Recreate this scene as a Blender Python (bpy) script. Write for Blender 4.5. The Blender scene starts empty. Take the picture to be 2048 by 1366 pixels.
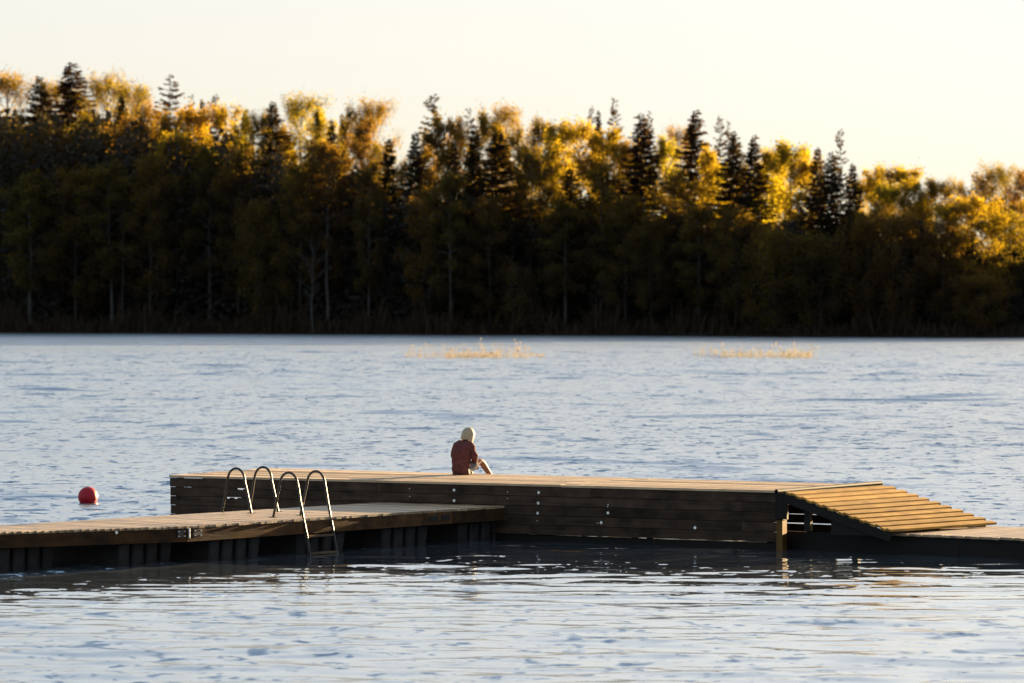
import bpy, bmesh, math, random
import numpy as np
from mathutils import Vector, Matrix

C = bpy.context.scene
COL = C.collection
R = math.radians

# ------------------------------------------------------------------ camera
FPX, HZ, CAM_H = 7680.0, 615.0, 3.65          # focal length and horizon row in photograph pixels, eye height
cam = bpy.data.cameras.new('camera')
cam.lens = 135.0; cam.sensor_width = 36.0
cam.shift_y = (HZ - 683.0) / 2048.0
cam.clip_start = 1.0; cam.clip_end = 6000.0
cam.dof.use_dof = True; cam.dof.focus_distance = 59.5; cam.dof.aperture_fstop = 2.8
camo = bpy.data.objects.new('camera', cam); COL.objects.link(camo)
camo.location = (0, 0, CAM_H); camo.rotation_euler = (R(90), 0, 0)
C.camera = camo

# ------------------------------------------------------------------ light
SUN_AZ, SUN_EL = R(40.2), R(7.5)               # azimuth to the right of the view axis, low evening sun ahead
world = bpy.data.worlds.new('World'); C.world = world
world.use_nodes = True
wn, wl = world.node_tree.nodes, world.node_tree.links
wn.clear()
sky = wn.new('ShaderNodeTexSky'); sky.sky_type = 'NISHITA'; sky.sun_disc = False
sky.sun_elevation = SUN_EL; sky.sun_rotation = SUN_AZ
sky.air_density = 0.8; sky.dust_density = 2.4; sky.ozone_density = 1.0
bg = wn.new('ShaderNodeBackground'); bg.inputs['Strength'].default_value = 0.15
wo = wn.new('ShaderNodeOutputWorld')
# tone shoulder evens out the sky colour: colour / (1 + 0.8 colour), everywhere alike
den = wn.new('ShaderNodeVectorMath'); den.operation = 'MULTIPLY_ADD'
den.inputs[1].default_value = (0.8, 0.8, 0.8); den.inputs[2].default_value = (1, 1, 1)
div = wn.new('ShaderNodeVectorMath'); div.operation = 'DIVIDE'
wl.new(sky.outputs[0], den.inputs[0]); wl.new(sky.outputs[0], div.inputs[0]); wl.new(den.outputs[0], div.inputs[1])
wl.new(div.outputs[0], bg.inputs['Color']); wl.new(bg.outputs[0], wo.inputs['Surface'])

sl = bpy.data.lights.new('sun', 'SUN'); sl.energy = 5.0; sl.angle = R(0.53); sl.color = (1.0, 0.70, 0.36)
so = bpy.data.objects.new('sun', sl); COL.objects.link(so)
sdir = Vector((math.sin(SUN_AZ) * math.cos(SUN_EL), math.cos(SUN_AZ) * math.cos(SUN_EL), math.sin(SUN_EL)))
so.rotation_euler = sdir.to_track_quat('Z', 'Y').to_euler()

C.view_settings.view_transform = 'Standard'
C.view_settings.look = 'None'
C.view_settings.exposure = 2.68
C.view_settings.gamma = 1.0
C.view_settings.use_curve_mapping = False
C.render.engine = 'CYCLES'
C.cycles.max_bounces = 8; C.cycles.diffuse_bounces = 3; C.cycles.glossy_bounces = 4; C.cycles.transmission_bounces = 6
C.cycles.sample_clamp_indirect = 6.0
C.cycles.caustics_reflective = False; C.cycles.caustics_refractive = False
C.cycles.use_denoising = True

# ------------------------------------------------------------------ helpers
def P(px, py, z=0.0):
    """photograph pixel + height -> world point"""
    d = FPX * (CAM_H - z) / (py - HZ)
    return Vector(((px - 1024.0) * d / FPX, d, z))

def at(px, d, z=0.0):
    return Vector(((px - 1024.0) * d / FPX, d, z))

def tag(o, label=None, cat=None, group=None, kind=None):
    if label: o['label'] = label
    if cat: o['category'] = cat
    if group: o['group'] = group
    if kind: o['kind'] = kind
    return o

def empty(name, loc, label, cat, group=None, rz=0.0):
    o = bpy.data.objects.new(name, None); COL.objects.link(o)
    o.empty_display_size = 0.2
    o.location = loc; o.rotation_euler = (0, 0, rz)
    return tag(o, label, cat, group)

def link(name, me, parent=None, mat=None):
    o = bpy.data.objects.new(name, me); COL.objects.link(o)
    if mat is not None and len(me.materials) == 0: me.materials.append(mat)
    if parent is not None: o.parent = parent
    return o

def np_mesh(name, verts, faces, mats=None, midx=None, smooth=False):
    """verts (n,3) ; faces (m,k) all with k corners"""
    me = bpy.data.meshes.new(name)
    verts = np.asarray(verts, np.float32); faces = np.asarray(faces, np.int32)
    m, k = faces.shape
    me.vertices.add(len(verts)); me.vertices.foreach_set('co', verts.ravel())
    me.loops.add(m * k); me.loops.foreach_set('vertex_index', faces.ravel())
    me.polygons.add(m)
    me.polygons.foreach_set('loop_start', np.arange(0, m * k, k, dtype=np.int32))
    me.polygons.foreach_set('loop_total', np.full(m, k, np.int32))
    for mm in mats or []: me.materials.append(mm)
    if midx is not None: me.polygons.foreach_set('material_index', np.asarray(midx, np.int32))
    me.polygons.foreach_set('use_smooth', np.full(m, smooth, bool))
    me.update(calc_edges=True)
    return me

BOXF = [(0, 3, 2, 1), (4, 5, 6, 7), (0, 1, 5, 4), (1, 2, 6, 5), (2, 3, 7, 6), (3, 0, 4, 7)]
def box_arrays(lo, hi):
    x0, y0, z0 = lo; x1, y1, z1 = hi
    return [(x0, y0, z0), (x1, y0, z0), (x1, y1, z0), (x0, y1, z0), (x0, y0, z1), (x1, y0, z1), (x1, y1, z1), (x0, y1, z1)]

def box_mesh(name, lo, hi, mat=None, bevel=0.0):
    bm = bmesh.new()
    vs = [bm.verts.new(v) for v in box_arrays(lo, hi)]
    for f in BOXF: bm.faces.new([vs[i] for i in f])
    if bevel > 0:
        bmesh.ops.bevel(bm, geom=list(bm.edges), offset=bevel, segments=1, affect='EDGES')
    me = bpy.data.meshes.new(name); bm.to_mesh(me); bm.free()
    if mat: me.materials.append(mat)
    return me

def hexa_mesh(name, pts, mat=None):
    me = np_mesh(name, pts, BOXF)
    if mat: me.materials.append(mat)
    return me

def frame(origin, xdir, zdir=(0, 0, 1)):
    """matrix whose local X runs along xdir"""
    x = Vector(xdir).normalized(); z = Vector(zdir)
    y = z.cross(x).normalized(); z = x.cross(y).normalized()
    m = Matrix.Identity(4)
    for i in range(3):
        m[i][0] = x[i]; m[i][1] = y[i]; m[i][2] = z[i]; m[i][3] = origin[i]
    return m

def put(o, m, parent=None):
    """place with a world matrix under a parent that has only a location"""
    if parent is not None:
        o.parent = parent
        m = Matrix.Translation(parent.location).inverted() @ m
    o.matrix_local = m
    return o

def tube_arrays(paths, sides=6, cap=True):
    """paths: list of (points (n,3), radii (n,)) -> verts, quad faces"""
    V, F = [], []; base = 0
    ang = np.linspace(0, 2 * np.pi, sides, endpoint=False)
    for pts, rad in paths:
        pts = np.asarray(pts, float); rad = np.asarray(rad, float); n = len(pts)
        t = np.gradient(pts, axis=0); t /= np.linalg.norm(t, axis=1, keepdims=True) + 1e-9
        up = np.array([0.0, 0, 1]) if abs(t[0, 2]) < 0.9 else np.array([1.0, 0, 0])
        rings = []
        u = np.cross(t[0], up); u /= np.linalg.norm(u) + 1e-9
        for i in range(n):
            u = u - t[i] * np.dot(u, t[i]); u /= np.linalg.norm(u) + 1e-9
            v = np.cross(t[i], u)
            rings.append(pts[i] + rad[i] * (np.cos(ang)[:, None] * u + np.sin(ang)[:, None] * v))
        V.append(np.concatenate(rings))
        j = np.arange(sides); k = (j + 1) % sides
        for i in range(n - 1):
            a = base + i * sides
            F.append(np.stack([a + j, a + k, a + sides + k, a + sides + j], 1))
        if cap and sides == 6:
            for a in (base, base + (n - 1) * sides):
                F.append(np.array([[a, a + 1, a + 2, a + 3], [a, a + 3, a + 4, a + 5]]))
        base += n * sides
    return np.concatenate(V), np.concatenate(F)

def tube_mesh(name, paths, mat=None, sides=6, smooth=True):
    v, f = tube_arrays(paths, sides)
    me = np_mesh(name, v, f, [mat] if mat else None, smooth=smooth)
    return me

# ------------------------------------------------------------------ materials
def new_mat(name):
    m = bpy.data.materials.new(name); m.use_nodes = True
    nt = m.node_tree; b = nt.nodes.get('Principled BSDF')
    return m, nt, b

def ramp(nt, stops):
    r = nt.nodes.new('ShaderNodeValToRGB')
    e = r.color_ramp.elements
    e[0].position, e[0].color = stops[0][0], (*stops[0][1], 1)
    e[1].position, e[1].color = stops[-1][0], (*stops[-1][1], 1)
    for p, c in stops[1:-1]:
        n = e.new(p); n.color = (*c, 1)
    return r

def wood(name, dark, light, rough=0.75, grain=(1.2, 22, 22), bump=0.25, spec=0.3, blotch=0.5, rnd=0.35):
    m, nt, b = new_mat(name); N, L = nt.nodes, nt.links
    tc = N.new('ShaderNodeTexCoord'); oi = N.new('ShaderNodeObjectInfo')
    add = N.new('ShaderNodeVectorMath'); add.operation = 'ADD'
    sc = N.new('ShaderNodeVectorMath'); sc.operation = 'SCALE'; sc.inputs['Scale'].default_value = 37.0
    cmb = N.new('ShaderNodeCombineXYZ')
    for i in range(3): L.new(oi.outputs['Random'], cmb.inputs[i])
    L.new(cmb.outputs[0], sc.inputs[0])
    L.new(tc.outputs['Object'], add.inputs[0]); L.new(sc.outputs[0], add.inputs[1])
    mp = N.new('ShaderNodeMapping'); mp.inputs['Scale'].default_value = grain
    L.new(add.outputs[0], mp.inputs['Vector'])
    n1 = N.new('ShaderNodeTexNoise'); n1.inputs['Scale'].default_value = 1.6; n1.inputs['Detail'].default_value = 6; n1.inputs['Roughness'].default_value = 0.65
    n1.inputs['Distortion'].default_value = 0.6
    L.new(mp.outputs[0], n1.inputs['Vector'])
    n2 = N.new('ShaderNodeTexNoise'); n2.inputs['Scale'].default_value = 3.0; n2.inputs['Detail'].default_value = 5
    L.new(add.outputs[0], n2.inputs['Vector'])
    mx = N.new('ShaderNodeMix'); mx.data_type = 'FLOAT'; mx.inputs[0].default_value = blotch
    L.new(n1.outputs['Fac'], mx.inputs[2]); L.new(n2.outputs['Fac'], mx.inputs[3])
    rp = ramp(nt, [(0.34, dark), (0.66, light)])
    L.new(mx.outputs[0], rp.inputs[0])
    hv = N.new('ShaderNodeHueSaturation')
    mr = N.new('ShaderNodeMapRange'); mr.inputs['To Min'].default_value = 1 - rnd; mr.inputs['To Max'].default_value = 1 + rnd
    L.new(oi.outputs['Random'], mr.inputs['Value']); L.new(mr.outputs[0], hv.inputs['Value'])
    L.new(rp.outputs[0], hv.inputs['Color']); L.new(hv.outputs[0], b.inputs['Base Color'])
    rr = N.new('ShaderNodeMapRange'); rr.inputs['To Min'].default_value = rough - 0.12; rr.inputs['To Max'].default_value = rough + 0.12
    L.new(n2.outputs['Fac'], rr.inputs['Value']); L.new(rr.outputs[0], b.inputs['Roughness'])
    b.inputs['Specular IOR Level'].default_value = spec
    bp = N.new('ShaderNodeBump'); bp.inputs['Strength'].default_value = bump; bp.inputs['Distance'].default_value = 0.01
    L.new(n1.outputs['Fac'], bp.inputs['Height']); L.new(bp.outputs[0], b.inputs['Normal'])
    return m

def plain(name, col, rough=0.6, metal=0.0, spec=0.5, var=0.15, scale=8.0, bump=0.0):
    m, nt, b = new_mat(name); N, L = nt.nodes, nt.links
    tc = N.new('ShaderNodeTexCoord'); n = N.new('ShaderNodeTexNoise'); n.inputs['Scale'].default_value = scale; n.inputs['Detail'].default_value = 5
    L.new(tc.outputs['Object'], n.inputs['Vector'])
    lo = tuple(max(0, c * (1 - var)) for c in col); hi = tuple(min(1, c * (1 + var)) for c in col)
    rp = ramp(nt, [(0.3, lo), (0.7, hi)]); L.new(n.outputs['Fac'], rp.inputs[0]); L.new(rp.outputs[0], b.inputs['Base Color'])
    b.inputs['Roughness'].default_value = rough; b.inputs['Metallic'].default_value = metal; b.inputs['Specular IOR Level'].default_value = spec
    if bump:
        bp = N.new('ShaderNodeBump'); bp.inputs['Strength'].default_value = bump; bp.inputs['Distance'].default_value = 0.02
        L.new(n.outputs['Fac'], bp.inputs['Height']); L.new(bp.outputs[0], b.inputs['Normal'])
    return m

def leaf(name, col, trans, tmix=0.55, hue=0.02, val=0.25):
    m = bpy.data.materials.new(name); m.use_nodes = True
    nt = m.node_tree; N, L = nt.nodes, nt.links; N.clear()
    out = N.new('ShaderNodeOutputMaterial'); mix = N.new('ShaderNodeMixShader'); mix.inputs[0].default_value = tmix
    d = N.new('ShaderNodeBsdfDiffuse'); t = N.new('ShaderNodeBsdfTranslucent')
    oi = N.new('ShaderNodeObjectInfo'); geo = N.new('ShaderNodeNewGeometry')
    for node, c in ((d, col), (t, trans)):
        hs = N.new('ShaderNodeHueSaturation'); hs.inputs['Color'].default_value = (*c, 1)
        a = N.new('ShaderNodeMapRange'); a.inputs['To Min'].default_value = 0.5 - hue; a.inputs['To Max'].default_value = 0.5 + hue
        L.new(oi.outputs['Random'], a.inputs['Value']); L.new(a.outputs[0], hs.inputs['Hue'])
        v = N.new('ShaderNodeMapRange'); v.inputs['To Min'].default_value = 1 - val; v.inputs['To Max'].default_value = 1 + val
        L.new(geo.outputs['Random Per Island'], v.inputs['Value']); L.new(v.outputs[0], hs.inputs['Value'])
        L.new(hs.outputs[0], node.inputs['Color'])
    L.new(d.outputs[0], mix.inputs[1]); L.new(t.outputs[0], mix.inputs[2]); L.new(mix.outputs[0], out.inputs['Surface'])
    return m

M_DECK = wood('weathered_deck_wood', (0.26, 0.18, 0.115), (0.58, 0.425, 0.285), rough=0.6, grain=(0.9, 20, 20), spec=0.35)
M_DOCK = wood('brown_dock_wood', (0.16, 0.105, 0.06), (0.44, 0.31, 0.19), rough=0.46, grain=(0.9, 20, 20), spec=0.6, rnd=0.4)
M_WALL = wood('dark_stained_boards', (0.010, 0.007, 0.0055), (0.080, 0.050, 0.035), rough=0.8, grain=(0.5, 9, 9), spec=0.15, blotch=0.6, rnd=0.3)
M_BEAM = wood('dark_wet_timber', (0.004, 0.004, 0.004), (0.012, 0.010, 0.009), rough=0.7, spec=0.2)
M_RAMP = wood('fresh_yellow_planks', (0.24, 0.12, 0.026), (0.48, 0.27, 0.062), rough=0.75, grain=(0.9, 16, 16), spec=0.2, rnd=0.2, blotch=0.6)
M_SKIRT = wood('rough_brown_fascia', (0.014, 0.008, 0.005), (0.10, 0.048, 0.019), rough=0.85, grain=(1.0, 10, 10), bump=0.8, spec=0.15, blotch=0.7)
M_POST = wood('orange_timber_post', (0.05, 0.025, 0.008), (0.20, 0.105, 0.03), rough=0.8, spec=0.2)
M_FLOAT = plain('dark_grey_plastic_float', (0.030, 0.028, 0.030), rough=0.6, spec=0.12, var=0.3, scale=5)
M_STEEL = plain('dull_steel_tube', (0.030, 0.028, 0.027), rough=0.4, metal=0.5, var=0.15, scale=12)
M_ZINC = plain('bright_zinc', (0.72, 0.74, 0.76), rough=0.42, metal=0.85, var=0.08)
M_BUOY = plain('red_buoy_plastic', (0.34, 0.004, 0.015), rough=0.5, spec=0.3, var=0.1, scale=3)
M_BLACK = plain('black_rubber', (0.012, 0.012, 0.013), rough=0.6)
M_TREAD = wood('worn_tread_wood', (0.09, 0.055, 0.035), (0.22, 0.15, 0.10), rough=0.8, spec=0.2)
M_JACKET = plain('maroon_cloth', (0.105, 0.038, 0.036), rough=0.9, spec=0.1, var=0.25, scale=18, bump=0.5)
M_SHORTS = plain('pale_grey_cloth', (0.13, 0.135, 0.15), rough=0.9, spec=0.1, var=0.15, scale=15, bump=0.3)
M_HAIR = wood('pale_blond_hair', (0.26, 0.20, 0.12), (0.50, 0.42, 0.30), rough=0.55, grain=(60, 60, 5), bump=0.6, spec=0.3, blotch=0.2, rnd=0.0)
M_SKIN = plain('skin', (0.30, 0.14, 0.09), rough=0.6, spec=0.3, var=0.06)
M_EYE = plain('eye_white', (0.7, 0.7, 0.7), rough=0.3)

M_GOLD = leaf('spring_gold_leaves', (0.056, 0.046, 0.034), (0.46, 0.325, 0.012))
M_OLIVE = leaf('olive_leaves', (0.044, 0.036, 0.031), (0.24, 0.16, 0.012))
M_BRONZE = leaf('bronze_buds', (0.048, 0.037, 0.031), (0.25, 0.15, 0.012)
)
M_AIRY = leaf('thin_spring_leaves', (0.056, 0.045, 0.034), (0.31, 0.21, 0.012))
M_NEEDLE = leaf('spruce_needles', (0.028, 0.024, 0.018), (0.11, 0.065, 0.012), tmix=0.35, hue=0.015)
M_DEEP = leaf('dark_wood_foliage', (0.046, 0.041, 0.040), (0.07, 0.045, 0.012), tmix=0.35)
M_UNDER = leaf('dead_bank_grass', (0.045, 0.032, 0.024), (0.04, 0.025, 0.01), tmix=0.3)
M_BARK = plain('grey_brown_bark', (0.035, 0.028, 0.024), rough=0.9, spec=0.1, var=0.4, scale=3)
M_BIRCH = plain('pale_birch_bark', (0.055, 0.05, 0.047), rough=0.8, spec=0.2, var=0.35, scale=2.5)
M_SOIL = plain('forest_floor', (0.018, 0.013, 0.009), rough=0.95, spec=0.05, var=0.5, scale=0.4)
M_REED = leaf('dry_reed', (0.36, 0.34, 0.30), (0.26, 0.235, 0.20), tmix=0.35, hue=0.01)

# ------------------------------------------------------------------ terrain of the far shore
def shore_y(x):
    x = np.asarray(x, float)
    xx = np.clip(x, -85, 75)
    return 501.0 - 0.67 * xx - 0.25 * (x - xx) + 2.2 * np.sin(x * 0.11) + 1.3 * np.sin(x * 0.31 + 1.0)

def hill_slope(x):
    return np.interp(x, [-90, -40, 0, 40, 62, 90], [0.19, 0.15, 0.105, 0.06, 0.035, 0.035])

def ground_z(x, y):
    x = np.asarray(x, float); y = np.asarray(y, float)
    t = y - shore_y(x)
    z = np.where(t < 2.5, -1.2 + (t + 6) * 0.21, 0.58 + hill_slope(x) * np.clip(t - 2.5, 0, 85))
    return np.clip(z, -1.5, 60) + np.where(t > 2.5, 0.25 * np.sin(x * 0.7) * np.sin(y * 0.5), 0)

gx = np.concatenate([np.linspace(-3000, -170, 12), np.linspace(-150, 150, 151), np.linspace(170, 3000, 12)])
ts = np.concatenate([np.linspace(-12, 8, 21), np.linspace(10, 110, 51), np.array([140, 200, 400, 900, 1800, 3500])])
GX, TT = np.meshgrid(gx, ts)
GY = shore_y(GX) + TT
GZ = ground_z(GX, GY); GZ[0] = -2.0
nr, nc = GX.shape
idx = np.arange(nr * nc).reshape(nr, nc)
q = np.stack([idx[:-1, :-1], idx[:-1, 1:], idx[1:, 1:], idx[1:, :-1]], -1).reshape(-1, 4)
o = link('ground', np_mesh('ground', np.stack([GX, GY, GZ], -1).reshape(-1, 3), q, [M_SOIL], smooth=True))
tag(o, 'dark wooded hillside rising from the far shore', kind='structure')

# ------------------------------------------------------------------ plan of the docks (used by the water too)
ZP, ZD, ZL = 0.90, 0.55, 0.31                    # heights of platform, left dock, low right dock
FL, BL = Vector((-5.61, 63.04, ZP)), Vector((-4.12, 65.75, ZP))
FR, BR = Vector((4.02, 57.86, ZP)), Vector((5.55, 59.65, ZP))
WD = (FR - FL).normalized(); WLEN = (FR - FL).length      # along the wall
WN = Vector((WD.y, -WD.x, 0))                             # out of the wall, towards the camera
HG = Vector((-4.62, 54.44, ZD))                           # hinge point on the dock's front edge
DD = Vector((0.626, 0.780, 0)).normalized()               # along the dock
DN = Vector((DD.y, -DD.x, 0))                             # out of the dock's front side
DW = 2.2

# ------------------------------------------------------------------ water
def smooth(a, b, x):
    t = np.clip((x - a) / (b - a), 0, 1); return t * t * (3 - 2 * t)

def build_water():
    rng = np.random.default_rng(7)
    ys = [33.0]
    while ys[-1] < 585: ys.append(ys[-1] + 0.062 * (ys[-1] / 60.0) ** 1.5)
    ys = np.array(ys); us = np.linspace(-0.20, 0.20, 410)
    U, Y = np.meshgrid(us, ys)
    X = (Y + 40.0) * U
    dy = (0.062 * (Y / 60.0) ** 1.5)
    # sheltered water on the near side of the docks
    fx = [-40, HG.x - 8 * DD.x, 0.0, FR.x, 30]
    fy = [HG.y - 8 * DD.y - 20, HG.y - 8 * DD.y, 60.0, FR.y, 44.0]
    front = np.interp(X, fx, fy)
    lee = 1 - smooth(-0.6, 0.8, Y - front)                       # 1 in front of the docks
    dist = np.clip(front - Y, 0, 40)
    left = smooth(4.0, -6.0, X)
    a_lee = 0.16 + 0.22 * smooth(4, 16, dist) + left * (0.08 + 0.20 * smooth(1, 10, dist))
    amp = 1.0 * (1 - lee) + a_lee * lee
    # gust patches on the open lake
    patch = 1.0 + 0.22 * np.sin(X * 0.05 + Y * 0.021 + 1.0) * np.sin(Y * 0.047 - 0.6) + 0.15 * np.sin(Y * 0.13 + X * 0.02)
    amp = amp * (1 - (1 - lee) * (1 - patch))
    Z = np.zeros_like(X); lost = np.zeros_like(X)
    wind = R(-100.0)
    n = 84
    for i in range(n):
        lam = 0.30 * (3.2 / 0.30) ** ((i + rng.random()) / n)
        th = wind + rng.normal(0, 0.50)
        k = 2 * np.pi / lam
        # slope share of this wave
        s = 0.012 * math.exp(-0.5 * (math.log(lam / 0.62) / 0.80) ** 2)
        a = s / k * 1.0
        fade = np.clip((lam / dy - 2.5) / 2.5, 0, 1)
        ph = k * (X * math.cos(th) + Y * math.sin(th)) + rng.random() * 6.283
        w = np.sin(ph)
        Z += a * fade * (amp * w)
        lost += 0.5 * s * s * (1 - fade * fade)
    # broader chop out on the open lake
    far = smooth(85, 200, Y) * (1 - lee) * (1 - 0.8 * smooth(260, 420, Y))
    for i in range(40):
        lam = 2.0 * (6.0 / 2.0) ** ((i + rng.random()) / 40)
        th = wind + rng.normal(0, 0.55); k = 2 * np.pi / lam
        s = 0.008
        fade = np.clip((lam / dy - 2.5) / 2.5, 0, 1)
        Z += far * s / k * fade * np.sin(k * (X * math.cos(th) + Y * math.sin(th)) + rng.random() * 6.283)
        lost += 0.5 * far * s * s * (1 - fade * fade)
    # gentle long ripples in the lee
    for i in range(26):
        lam = 0.35 * (2.2 / 0.35) ** ((i + rng.random()) / 26)
        th = R(-93.0) + rng.normal(0, 0.30); k = 2 * np.pi / lam
        s = 0.0085
        fade = np.clip((lam / dy - 2.5) / 2.5, 0, 1)
        Z += lee * s / k * fade * np.sin(k * (X * math.cos(th) + Y * math.sin(th)) + rng.random() * 6.283)
    rms = np.sqrt((Z * Z).mean()); Z = Z + 0.22 * np.clip(Z, -3 * rms, 4 * rms) ** 2 / rms          # peaked crests, flat troughs
    nr, nc = X.shape
    idx = np.arange(nr * nc).reshape(nr, nc)
    q = np.stack([idx[:-1, :-1], idx[:-1, 1:], idx[1:, 1:], idx[1:, :-1]], -1).reshape(-1, 4)
    v = np.stack([X, Y, Z], -1).reshape(-1, 3)
    # plain sheet a little below, out to the horizon
    b = len(v)
    v = np.concatenate([v, np.array([(-3000, -3000, -0.3), (3000, -3000, -0.3), (3000, 700, -0.3), (-3000, 700, -0.3)])])
    q = np.concatenate([q, np.array([[b, b + 1, b + 2, b + 3]])])
    m, nt, bs = new_mat('lake_water'); N, L = nt.nodes, nt.links
    bs.inputs['Base Color'].default_value = (0.40, 0.475, 0.56, 1)
    bs.inputs['IOR'].default_value = 1.33; bs.inputs['Metallic'].default_value = 0.92
    ra = N.new('ShaderNodeAttribute'); ra.attribute_name = 'fine_waves'
    L.new(ra.outputs['Fac'], bs.inputs['Roughness'])
    tc = N.new('ShaderNodeNewGeometry')
    at_ = N.new('ShaderNodeAttribute'); at_.attribute_name = 'ripple'
    total = tc.outputs['Normal']
    # small wavelets: three slope fields of falling size tilt the surface directly
    for scale, det, sx, sy in (((0.16, 0.13, 0.2), 2, 0.03, 0.07), ((0.55, 0.5, 0.5), 2, 0.05, 0.08), ((2.1, 1.7, 1.0), 3, 0.08, 0.36), ((5.0, 4.0, 2.0), 2, 0.06, 0.26)):
        mp = N.new('ShaderNodeMapping'); mp.inputs['Scale'].default_value = scale
        mp.inputs['Rotation'].default_value = (0, 0, R(8))
        L.new(tc.outputs['Position'], mp.inputs['Vector'])
        nz = N.new('ShaderNodeTexNoise'); nz.inputs['Scale'].default_value = 1.0; nz.inputs['Detail'].default_value = det; nz.inputs['Distortion'].default_value = 0.4
        L.new(mp.outputs[0], nz.inputs['Vector'])
        sb = N.new('ShaderNodeVectorMath'); sb.operation = 'SUBTRACT'; sb.inputs[1].default_value = (0.5, 0.5, 0.5)
        L.new(nz.outputs['Color'], sb.inputs[0])
        # the lee faces of the wavelets, turned to the near shore by the wind, are the steep ones
        sp = N.new('ShaderNodeSeparateXYZ'); L.new(sb.outputs[0], sp.inputs[0])
        st = N.new('ShaderNodeMath'); st.operation = 'SUBTRACT'; st.inputs[1].default_value = 0.115; L.new(sp.outputs[1], st.inputs[0])
        mxx = N.new('ShaderNodeMath'); mxx.operation = 'MAXIMUM'; mxx.inputs[1].default_value = 0.0; L.new(st.outputs[0], mxx.inputs[0])
        fy = N.new('ShaderNodeMath'); fy.operation = 'MULTIPLY_ADD'; fy.inputs[1].default_value = 32.0
        hf = N.new('ShaderNodeMath'); hf.operation = 'MULTIPLY'; hf.inputs[1].default_value = 0.35; L.new(sp.outputs[1], hf.inputs[0])
        L.new(mxx.outputs[0], fy.inputs[0]); L.new(hf.outputs[0], fy.inputs[2])
        ng = N.new('ShaderNodeMath'); ng.operation = 'MULTIPLY'; ng.inputs[1].default_value = -1.0; L.new(fy.outputs[0], ng.inputs[0])
        cb = N.new('ShaderNodeCombineXYZ'); L.new(sp.outputs[0], cb.inputs[0]); L.new(ng.outputs[0], cb.inputs[1])
        mu = N.new('ShaderNodeVectorMath'); mu.operation = 'MULTIPLY'; mu.inputs[1].default_value = (sx, sy, 0)
        L.new(cb.outputs[0], mu.inputs[0])
        scl = N.new('ShaderNodeVectorMath'); scl.operation = 'SCALE'
        L.new(mu.outputs[0], scl.inputs[0]); L.new(at_.outputs['Fac'], scl.inputs['Scale'])
        ad = N.new('ShaderNodeVectorMath'); ad.operation = 'ADD'
        L.new(total, ad.inputs[0]); L.new(scl.outputs[0], ad.inputs[1]); total = ad.outputs[0]
    # the faces that show at such a flat angle are the ones leaning to the near shore
    ln = N.new('ShaderNodeVectorMath'); ln.operation = 'SCALE'; ln.inputs[0].default_value = (0, -0.020, 0)
    L.new(at_.outputs['Fac'], ln.inputs['Scale'])
    ad = N.new('ShaderNodeVectorMath'); ad.operation = 'ADD'
    L.new(total, ad.inputs[0]); L.new(ln.outputs[0], ad.inputs[1]); total = ad.outputs[0]
    nm = N.new('ShaderNodeVectorMath'); nm.operation = 'NORMALIZE'
    L.new(total, nm.inputs[0]); L.new(nm.outputs[0], bs.inputs['Normal'])
    me = np_mesh('water', v, q, [m], smooth=True)
    at2 = me.attributes.new('ripple', 'FLOAT', 'POINT')
    at2.data.foreach_set('value', np.concatenate([(amp * (1 - 0.28 * lee) * (1 - 0.9 * lee * np.exp(-dist / 5.0))).ravel(), np.ones(4)]).astype(np.float32))
    # waves too fine for the mesh at that distance show as roughness
    rough = np.sqrt(np.sqrt(2 * lost * amp ** 2 + (0.05 * amp * smooth(0.1, 0.7, amp)) ** 2) + 0.0016)
    at3 = me.attributes.new('fine_waves', 'FLOAT', 'POINT')
    at3.data.foreach_set('value', np.concatenate([rough.ravel(), np.full(4, 0.4)]).astype(np.float32))
    return tag(link('water', me), 'wind rippled lake, calmer on the near side of the docks', kind='structure')
build_water()

# ------------------------------------------------------------------ platform
rnd = random.Random(3)
plat = empty('swimming_platform', (-0.4, 61.5, 0), 'long raised wooden platform with dark board walls where the person sits', 'platform')

def lerp(a, b, t): return a + (b - a) * t
NPL = 21
for i in range(NPL):
    t0, t1 = i / NPL + 0.0012, (i + 1) / NPL - 0.0012
    nose = 0.05 if i == 0 else 0.0
    cuts = [0.0, rnd.uniform(0.30, 0.38), rnd.uniform(0.62, 0.7), 1.0]
    e0 = rnd.uniform(-0.05, 0.07)
    for c0, c1 in zip(cuts[:-1], cuts[1:]):
        a0, a1 = lerp(FL, FR, c0), lerp(FL, FR, c1)
        b0, b1 = lerp(BL, BR, c0), lerp(BL, BR, c1)
        p = [lerp(a0, b0, t0), lerp(a1, b1, t0), lerp(a1, b1, t1), lerp(a0, b0, t1)]
        g = 0.003
        p[0] = p[0] + WD * (g + (-e0 if c0 == 0 else 0)); p[3] = p[3] + WD * (g + (-e0 if c0 == 0 else 0))
        p[1] = p[1] - WD * g; p[2] = p[2] - WD * g
        if i == 0: p[0] = p[0] + WN * nose; p[1] = p[1] + WN * nose
        dz = rnd.uniform(-0.004, 0.004)
        org = (p[0] + p[1] + p[2] + p[3]) / 4; org.z = 0
        m = frame(org, WD); mi = m.inverted()
        pts = [mi @ Vector((v.x, v.y, ZP - 0.036 + dz)) for v in p] + [mi @ Vector((v.x, v.y, ZP + dz)) for v in p]
        put(link('plank', hexa_mesh('platform_plank', [tuple(v) for v in pts], M_DECK)), m, plat)

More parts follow.
